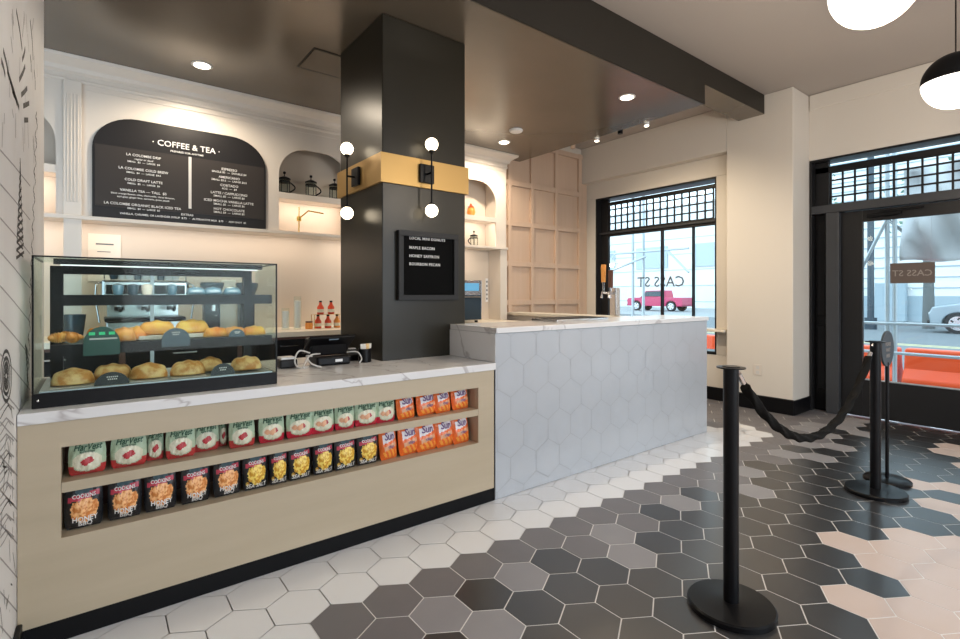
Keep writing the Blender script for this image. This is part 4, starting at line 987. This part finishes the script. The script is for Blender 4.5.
# ------------------------------------------------------------------ stanchions, rope, round sign
def stanchion(x, y, h, lab, r=.167):
    t = thing('stanchion', lab, 'stanchion', (x, y, 0), 'black rope stanchions')
    mb = MB(); mb.lathe([(r, .0005), (r, .020), (r - .006, .026), (.05, .030), (.034, .032)], (x, y, 0), 'black', 48); mb.build('base', t)
    mb = MB(); mb.cyl((x, y, .030), .0295, h - .042, 'black', 28); mb.build('post', t)
    mb = MB(); mb.lathe([(.031, h - .012), (.055, h - .009), (.055, h - .004), (.034, h - .003), (.034, h)], (x, y, 0), 'black', 28); mb.build('collar', t)
    mb = MB(); s_ = 1 if x < 3 else -1
    mb.tube([(x + s_ * .03, y, h - .025), (x + s_ * .06, y, h - .022), (x + s_ * .068, y, h - .032)], .005, 'chrome', 8); mb.build('rope_hook', t)
S1 = (2.075, 1.000); S2 = (4.02, 1.006)
stanchion(*S1, .995, 'black rope stanchion nearest the camera in front of the white bar')
stanchion(*S2, .988, 'black rope stanchion farther off in front of the entrance door')
t = thing('barrier_rope', 'braided black rope sagging between the two stanchions', 'rope', ((S1[0] + S2[0]) / 2, 1.006, .6))
A_, B_ = Vector((S1[0] + .075, 1.006, .955)), Vector((S2[0] - .075, 1.006, .946))
pts = []
for i in range(121):
    s_ = i / 120; c_ = (math.cosh(2.2 * (s_ - .5)) - math.cosh(1.1)) / (math.cosh(1.1) - 1)
    p = A_.lerp(B_, s_); p.z += .41 * c_; pts.append(p)
mb = MB(); mb.tube(pts[4:-4], .0195, 'rope', 18, twist=.20); mb.build('cord', t)
for P_ in (pts[:6], pts[-6:]): mb = MB(); mb.tube(P_[:4], .012, 'chrome', 14); mb.build('rope_end', t)
t = thing('sign_stand', 'thin black pole with a round grey sign behind the farther stanchion', 'sign stand', (4.335, 1.02, 0))
mb = MB(); mb.lathe([(.135, .0005), (.135, .016), (.128, .022), (.012, .024)], (4.335, 1.02, 0), 'black', 40); mb.build('base', t)
mb = MB(); mb.cyl((4.335, 1.02, .022), .011, .80, 'black', 14); mb.build('pole', t)
rt = Matrix.Rotation(R(-2), 3, 'Z') @ Matrix.Rotation(R(90), 3, 'X')
mb = MB(); mb.lathe([(.122, -.006), (.122, .006)], (4.335, 1.02, .915), 'signgrey', 40, rot=rt); d = mb.build('round_plate', t)
fr3 = Matrix.Rotation(R(-2), 3, 'Z') @ FACE_Y
words('lettering', [('PLEASE', 0, .02, .035, 'CENTER'), ('WAIT', 0, -.02, .035, 'CENTER'), ('HERE', 0, -.06, .035, 'CENTER')], Vector((4.335, 1.02, .915)) + fr3 @ Vector((0, 0, .0068)), fr3, 'faint', d)

# ------------------------------------------------------------------ lights of the room
def downlight(x, y, lab, power=22, lit=True):
    t = thing('downlight', lab, 'ceiling light', (x, y, ZS), 'recessed downlights')
    mb = MB(); mb.lathe([(.062, -.006), (.075, -.004), (.075, -.0005), (.058, -.0005)], (x, y, ZS), 'white', 32); mb.build('trim_ring', t)
    mb = MB(); mb.lathe([(.056, -.008), (.056, -.0065)], (x, y, ZS), 'lamp', 28); mb.build('lens', t)
    l = bpy.data.lights.new('downlight_lamp', 'SPOT'); l.energy = power; l.color = (1, .85, .66); l.spot_size = R(165); l.spot_blend = .6; l.shadow_soft_size = .05
    o = bpy.data.objects.new('downlight_lamp', l); COL.objects.link(o); o.location = (x, y, ZS - .03)
downlight(.67, 4.466, 'recessed ceiling downlight above the menu board', 46)
downlight(3.868, 2.811, 'recessed ceiling downlight above the white bar', 60)
downlight(3.852, 4.533, 'recessed ceiling downlight in front of the beige panelled wall', 60)
t = thing('smoke_detector', 'round white detector disc on the lowered ceiling next to a downlight', 'detector', (3.676, 4.121, ZS))
mb = MB(); mb.lathe([(.03, -.026), (.065, -.022), (.075, -.010), (.075, -.0005)], (3.676, 4.121, ZS), 'white', 32); mb.build('cover', t)
t = thing('access_panel', 'square access hatch in the lowered ceiling left of the column', 'hatch', (1.46, 3.84, ZS))
mb = MB(); mb.box(1.285, 1.64, 3.66, 4.02, ZS - .006, ZS - .0005, 'soffit'); mb.build('lid', t, bevel=.002)
mb = MB(); mb.box(1.272, 1.28, 3.645, 4.033, ZS - .004, ZS - .0005, 'fascia'); mb.box(1.645, 1.653, 3.645, 4.033, ZS - .004, ZS - .0005, 'fascia'); mb.box(1.28, 1.645, 4.025, 4.033, ZS - .004, ZS - .0005, 'fascia'); mb.box(1.28, 1.645, 3.645, 3.653, ZS - .004, ZS - .0005, 'fascia'); mb.build('frame', t)
# track lights hanging beyond the lowered ceiling
tk = thing('lighting_track', 'black track along the edge of the lowered ceiling near the window', 'track', (4.66, 3.7, 3.05))
mb = MB(); mb.box(4.64, 4.67, 3.0, 4.4, 3.17, 3.19, 'ceil'); mb.tube([(4.655, 3.1, 3.19), (4.655, 3.1, 3.495)], .006, 'ceil', 8); mb.tube([(4.655, 4.3, 3.19), (4.655, 4.3, 3.495)], .006, 'ceil', 8); mb.build('rail', tk)
TL = ['beige track lamp head closest to the panelled wall', 'lit track lamp head second from the panelled wall', 'dark track lamp head between two lit ones', 'lit track lamp head nearest the beam']
for i, (y_, m_) in enumerate(((4.17, 'oakpanel'), (3.80, 'white'), (3.473, 'black'), (3.136, 'white'))):
    t = thing('track_lamp', TL[i], 'track light', (4.66, y_, 3.12), 'track lamp heads')
    mb = MB(); mb.cyl((4.655, y_, 3.085), .028, .075, m_, 18); mb.cyl((4.655, y_, 3.16), .008, .012, m_, 8); mb.build('head', t)
    mb = MB(); mb.tube([(4.655, y_, 3.15), (4.655, y_, 3.169)], .012, m_, 8); mb.build('mount', t)
    if i in (1, 3):
        mb = MB(); mb.cyl((4.655, y_, 3.080), .022, .0045, 'lamp', 18); mb.build('lens', t)
        l = bpy.data.lights.new('track_spot', 'SPOT'); l.energy = 30; l.color = (1, .83, .6); l.spot_size = R(110); l.spot_blend = .8; l.shadow_soft_size = .03
        o = bpy.data.objects.new('track_spot', l); COL.objects.link(o); o.location = (4.70, y_, 3.06); o.rotation_euler = (0, R(-35), 0)
def pendant(x, y, z, lab, r=.175):
    t = thing('pendant_lamp', lab, 'pendant lamp', (x, y, z), 'round pendant lamps')
    prof = [(max(.0005, r * math.sin(PI * j / 48)), -r * math.cos(PI * j / 48)) for j in range(0, 24)]
    mb = MB(); mb.lathe(prof + [(r, -.004)], (x, y, z), 'pend', 40); mb.build('opal_globe', t)
    prof = [(r * 1.012, -.003)] + [(max(.0005, r * 1.012 * math.cos(PI / 2 * j / 16)), r * 1.012 * math.sin(PI / 2 * j / 16)) for j in range(1, 17)]
    mb = MB(); mb.lathe(prof, (x, y, z), 'matblack', 40); mb.build('dome_shade', t)
    mb = MB(); mb.tube([(x, y, z + r), (x, y, ZC - .02)], .004, 'black', 8); mb.build('cord', t)
    mb = MB(); mb.cyl((x, y, ZC - .025), .055, .024, 'black', 24); mb.build('ceiling_rose', t)
    l = bpy.data.lights.new('pendant_bulb', 'POINT'); l.energy = 26; l.color = (1, .84, .66); l.shadow_soft_size = .1
    o = bpy.data.objects.new('pendant_bulb', l); COL.objects.link(o); o.location = (x, y, z - r - .12)
pendant(4.42, .685, 2.675, 'round pendant lamp with black dome top hanging near the entrance')
pendant(2.765, .695, 2.672, 'round glowing pendant lamp cut by the top edge of the picture')
# socket
t = thing('wall_socket', 'small white socket plate low on the wall pier', 'socket', (XR, 2.532, .444))
mb = MB(); mb.box(XR - .007, XR - .001, 2.49, 2.575, .385, .505, 'mill'); mb.build('plate', t, bevel=.002)
mb = MB(); mb.box(XR - .008, XR - .0072, 2.515, 2.55, .40, .435, 'dimletter'); mb.box(XR - .008, XR - .0072, 2.515, 2.55, .455, .49, 'dimletter'); mb.build('outlet', t)

# ------------------------------------------------------------------ the street
mb = MB(); mb.box(6.56, 10.5, -12, 40, -.20, -.06, 'pave'); props(mb.build('pavement'), kind='structure')
mb = MB(); mb.box(10.5, 31, -40, 90, -.40, -.20, 'asphalt'); mb.box(31, 95, -40, 90, -.40, -.16, 'pave')
for x_ in (18.7, 19.1): mb.box(x_, x_ + .12, -30, 80, -.1995, -.196, 'yellow')
props(mb.build('road'), kind='structure')
mb = MB(); mb.box(-30, 6.5, -60, -3.5, -.4, -.15, 'pave'); props(mb.build('pavement'), kind='structure')
def building(name, x0, x1, y0, y1, h, lab, band=None, wins=()):
    t = thing(name, lab, 'building', (x0, (y0 + y1) / 2, -.15))
    mb = MB(); mb.box(x0, x1, y0, y1, -.158, h, 'bldg'); 
    z_ = .5
    while z_ < h: mb.box(x0 - .04, x0, y0, y1, z_, z_ + .05, 'bldgband'); z_ += .55 if name == 'city_building' else 1.7
    mb.build('wall', t)
    if band: mb = MB(); mb.box(x0 - .10, x0 - .041, y0, y1, -.158, band, 'bldgband'); mb.build('base_band', t)
    for (a_, b_, c_, d_) in wins: mb = MB(); mb.box(x0 - .12, x0 - .045, a_, b_, c_, d_, 'bldgglass'); mb.build('window', t)
building('city_building', 34, 50, -30, 15.5, 14, 'pale ribbed building with blue grey base across the street, seen through the door', 1.2, [(1, 3, 4, 7), (5, 7, 4, 7), (11, 13, 4, 7)])
building('warehouse', 50, 70, 16, 85, 11, 'long white building across the street, seen through the bar window', None, [(24 + k * 7, 28 + k * 7, 4.2, 6.6) for k in range(7)])
mb = MB(); mb.box(34 - .6, 34 - .15, 7.1, 8.4, -.15, 1.9, 'bldgband'); props(mb.build('utility_cabinet', bevel=.03), 'blue grey utility cabinet against the building across the street', 'cabinet')

# scaffold in front of the shop
def pole(x, y, z0, z1, lab, r=.03):
    mb = MB(); mb.cyl((x, y, z0), r, z1 - z0, 'steel', 12)
    props(mb.build('scaffold_pole'), lab, 'pole', 'upright scaffold poles')
for y_, lab in ((2.07, 'upright scaffold pole left of the pair behind the hanging sign'), (1.985, 'upright scaffold pole right of the pair behind the hanging sign'), (6.0, 'upright scaffold pole crossing the window lettering'), (6.25, 'thinner upright scaffold pole left of the window lettering'), (9.4, 'upright scaffold pole farthest along the pavement')):
    pole(8.8, y_, -.06, 4.2, lab, .028)
def bar(a_, b_, lab, name='scaffold_rail', r=.022): mb = MB(); mb.tube([a_, b_], r, 'steel', 10); props(mb.build(name), lab, 'rail', 'scaffold rails')
bar((8.76, -2, .885), (8.76, 2.6, .885), 'upper scaffold rail across the door glass'); bar((8.74, -2, .48), (8.74, 2.6, .48), 'lower scaffold rail in front of the orange barriers')
bar((8.76, 5.0, 2.15), (8.76, 10.0, 2.15), 'top scaffold rail behind the bar window'); bar((8.74, 5.9, 2.05), (8.74, 9.4, 1.0), 'diagonal scaffold brace behind the bar window')
bar((8.76, 2.4, 1.55), (8.76, 1.95, 2.6), 'diagonal scaffold brace at the left of the door glass'); bar((8.76, 5.45, 2.15), (8.76, 5.0, 1.7), 'short scaffold brace at the right edge of the bar window')
x_, y_ = 8.6, 6.63
t = thing('work_lamp', 'small shaded lamp hanging on the scaffold outside the bar window', 'lamp', (x_, y_, 2.0))
mb = MB(); mb.lathe([(.13, 0), (.03, .07), (.02, .12)], (x_, y_, 1.93), 'tarp', 20); mb.tube([(x_, y_, 2.04), (x_ + .12, y_, 2.14)], .008, 'steel', 6); mb.build('shade', t)
mb = MB(); mb.sphere((x_, y_, 1.90), .045, 'lamp', 12); mb.build('bulb', t)
# tarp
mb = MB(); vs = []; fs = []; NU, NV = 60, 24
for j in range(NV + 1):
    for i in range(NU + 1):
        u, v = i / NU, j / NV
        y_ = 1.99 - 2.7 * u; z_ = 3.1 - 1.36 * v + .03 * math.sin(11 * u) * v - .10 * (1 - u) * v * 0 + .03 * math.sin(23 * u + 1) * v
        x_ = 9.2 + .11 * math.sin(22 * u + 5 * v) + .07 * math.sin(38 * u - 9 * v + 1) + .05 * math.sin(7 * v + 3 * u)
        vs.append((x_, y_, z_))
for j in range(NV):
    for i in range(NU): a_ = j * (NU + 1) + i; fs.append((a_, a_ + 1, a_ + NU + 2, a_ + NU + 1))
mb.add(vs, fs, 'tarp', True); o = mb.build('tarpaulin'); md = o.modifiers.new('s', 'SOLIDIFY'); md.thickness = .006
props(o, 'grey creased tarpaulin hanging from the scaffold beyond the entrance door', 'tarpaulin')
# orange barriers
def barrier(y0, lab):
    L_ = 1.25; x_ = 9.6
    prof = [(-.30, -.058), (-.30, .05), (-.15, .20), (-.10, .49), (.10, .49), (.15, .20), (.30, .05), (.30, -.058)]
    mb = MB(); mb.prism(prof, lambda a_, b_, d: (x_ + a_, d, b_), y0, y0 + L_, 'orange'); 
    o = mb.build('road_barrier', bevel=.03, seg=3)
    return props(o, lab, 'barrier', 'orange water-filled barriers')
for y0, lab in ((2.1, 'orange plastic barrier at the left behind the farther stanchion'), (.78, 'orange plastic barrier in the middle of the door glass'), (-.54, 'orange plastic barrier at the right edge of the door glass'), (6.2, 'orange plastic barrier low behind the bar window ledge'), (4.9, 'orange plastic barrier by the right corner of the bar window')):
    barrier(y0, lab)
# posts and trees across the street
def tree(x, y, h, lab, crown=2.2, seed=1):
    rnd = random.Random(seed); t = thing('street_tree', lab, 'tree', (x, y, -.19), 'street trees')
    mb = MB(); mb.tube([(x, y, -.2), (x + .03, y, h * .3), (x - .02, y + .05, h * .55)], [.22, .18, .14], 'bark', 10)
    tips = []
    for k in range(9):
        a_ = k * 2 * PI / 9; q = Vector((x + crown * .7 * math.cos(a_), y + crown * .8 * math.sin(a_), h * (.75 + .2 * rnd.random()))); tips.append(q)
        mb.tube([(x, y + .03, h * .5), (x + (q.x - x) * .4, y + (q.y - y) * .45, h * .62), q], [.09, .06, .02], 'bark', 7)
    mb.build('trunk', t)
    mb = MB()
    for k in range(160):
        c_ = rnd.choice(tips); p = c_ + Vector((rnd.gauss(0, crown * .28), rnd.gauss(0, crown * .28), rnd.gauss(.2, crown * .22)))
        d = Vector((rnd.uniform(-1, 1), rnd.uniform(-1, 1), rnd.uniform(-1, 1))).normalized(); e_ = d.orthogonal().normalized(); f_ = d.cross(e_); s_ = .13
        mb.add([p + e_ * s_, p + f_ * s_ * .6, p - e_ * s_, p - f_ * s_ * .6], [(0, 1, 2, 3)], 'leaf')
    props(mb.build('foliage', t), kind='stuff')
tree(28.6, 4.75 + .55, 6.2, 'street tree with a dark trunk above the silver car', 1.9, 2)
tree(30.2, 11.2, 7.5, 'leafy street tree left of the hanging sign beyond the street', 1.8, 5)
mb = MB(); mb.cyl((26.2, 6.72, -.199), .12, 8, 'hopper', 14); mb.cyl((26.2, 6.72, -.199), .22, .5, 'hopper', 14); props(mb.build('lamp_post'), 'thick dark lamp post across the street left of the hanging sign', 'post')
mb = MB(); mb.cyl((26.2, 5.94, -.199), .05, 2.6, 'hopper', 10); mb.box(26.12, 26.15, 5.74, 6.14, 1.75, 2.25, 'bldgband'); props(mb.build('parking_sign_post'), 'slim dark sign post across the street below the hanging sign', 'post')

# cars
def car(kind, x, y, paint, lab, fr=1):
    """runs along y, nose towards +y, (x,y) = nose on the road side centre"""
    zg = -.2 if x < 31 else -.16
    t = thing('car' if kind == 'suv' else 'pickup_truck', lab, 'car' if kind == 'suv' else 'truck', (x, y - 2.3, zg))
    W_ = .92
    if kind == 'suv':
        body = [(0, .34), (.05, .72), (-.06, 1.0), (-.95, 1.16), (-1.15, 1.20), (-4.55, 1.20), (-4.62, .9), (-4.6, .36)]
        cab = [(-1.0, 1.17), (-1.75, 1.76), (-3.9, 1.78), (-4.5, 1.20)]; ax = (-.80, -3.65); rw = .39
    else:
        body = [(0, .42), (.04, .95), (-.08, 1.12), (-1.25, 1.18), (-5.35, 1.18), (-5.4, .55), (-5.3, .42)]
        cab = [(-1.25, 1.17), (-1.85, 1.78), (-3.45, 1.80), (-3.6, 1.17)]; ax = (-.95, -4.35); rw = .42
    def arcs(poly, zlow):
        out = []
        for a_ in ax:
            for i in range(9): an = PI * i / 8; out.append((a_ - math.cos(an) * (rw + .07), zlow + math.sin(an) * (rw + .04)))
        return out
    zlow = body[0][1]
    # underside from rear to nose with wheel arches
    under = []
    for a_ in (ax[1], ax[0]):
        under += [(a_ - math.cos(PI * i / 8) * (rw + .07), zlow + math.sin(PI * i / 8) * (rw + .06)) for i in range(9)]
    poly = body + under
    mb = MB(); mb.prism(poly, lambda a_, b_, d: (x + d, y + a_, zg + b_), -W_, W_, paint); mb.build('body', t, bevel=.05, seg=3)
    mb = MB(); cw = W_ - .12
    mb.prism(cab, lambda a_, b_, d: (x + d, y + a_, zg + b_), -cw, cw, paint); mb.build('cabin', t, bevel=.06, seg=3)
    cx_ = sum(p[0] for p in cab) / 4; cz_ = sum(p[1] for p in cab) / 4
    gl = [((p[0] - cx_) * .88 + cx_, (p[1] - cz_) * .74 + cz_ + .01) for p in cab]
    mb = MB(); mb.prism(gl, lambda a_, b_, d: (x + d, y + a_, zg + b_), -cw - .012, cw + .012, 'carglass')
    mb.build('side_window', t)
    for a_ in ax:
        for s_ in (-1, 1):
            mb = MB(); mb.lathe([(rw, -.11), (rw, .11)], (x + s_ * (W_ - .10), y + a_, zg + rw), 'tyre', 28, 'x'); wh = mb.build('wheel', t)
            mb = MB(); xx = x + s_ * (W_ - .10) + s_ * .105
            mb.lathe([(rw * .68, -.012), (rw * .66, .012), (rw * .2, .016)], (xx, y + a_, zg + rw), 'chrome', 24, 'x')
            for q in range(5):
                an = q * 2 * PI / 5 + .3; mb.tube([(xx + s_ * .015, y + a_ + rw * .35 * math.cos(an), zg + rw + rw * .35 * math.sin(an)), (xx + s_ * .015, y + a_ + rw * .58 * math.cos(an + .25), zg + rw + rw * .58 * math.sin(an + .25))], .03, 'tyre', 6)
            mb.build('rim', wh)
    for s_ in (-1, 1):
        mb = MB(); zl = body[1][1] + .03; mb.sphere((x + s_ * (W_ - .18), y - .05, zg + zl), .14, 'white', 12, (.9, .9, .55)); mb.build('headlight', t)
        mb = MB(); mb.sphere((x + s_ * (W_ + .05), y + cab[0][0] - .25, zg + cab[0][1] + .03), .10, paint, 10, (.9, .7, .7)); mb.build('wing_mirror', t)
    mb = MB(); mb.box(x - .5, x + .5, y - .02, y + .06, zg + .45, zg + body[1][1], 'tyre'); mb.build('grille', t)
    mb = MB(); mb.box(x - W_ + .05, x + W_ - .05, y - .1, y + .1, zg + zlow, zg + zlow + .14, 'lbframe'); mb.build('bumper', t, bevel=.03)
car('suv', 26.6, 4.72, 'silver', 'silver car parked across the street at the right edge of the door glass')
car('pickup', 39.5, 28.0, 'redcar', 'red pickup truck seen through the bar window under the lettering')
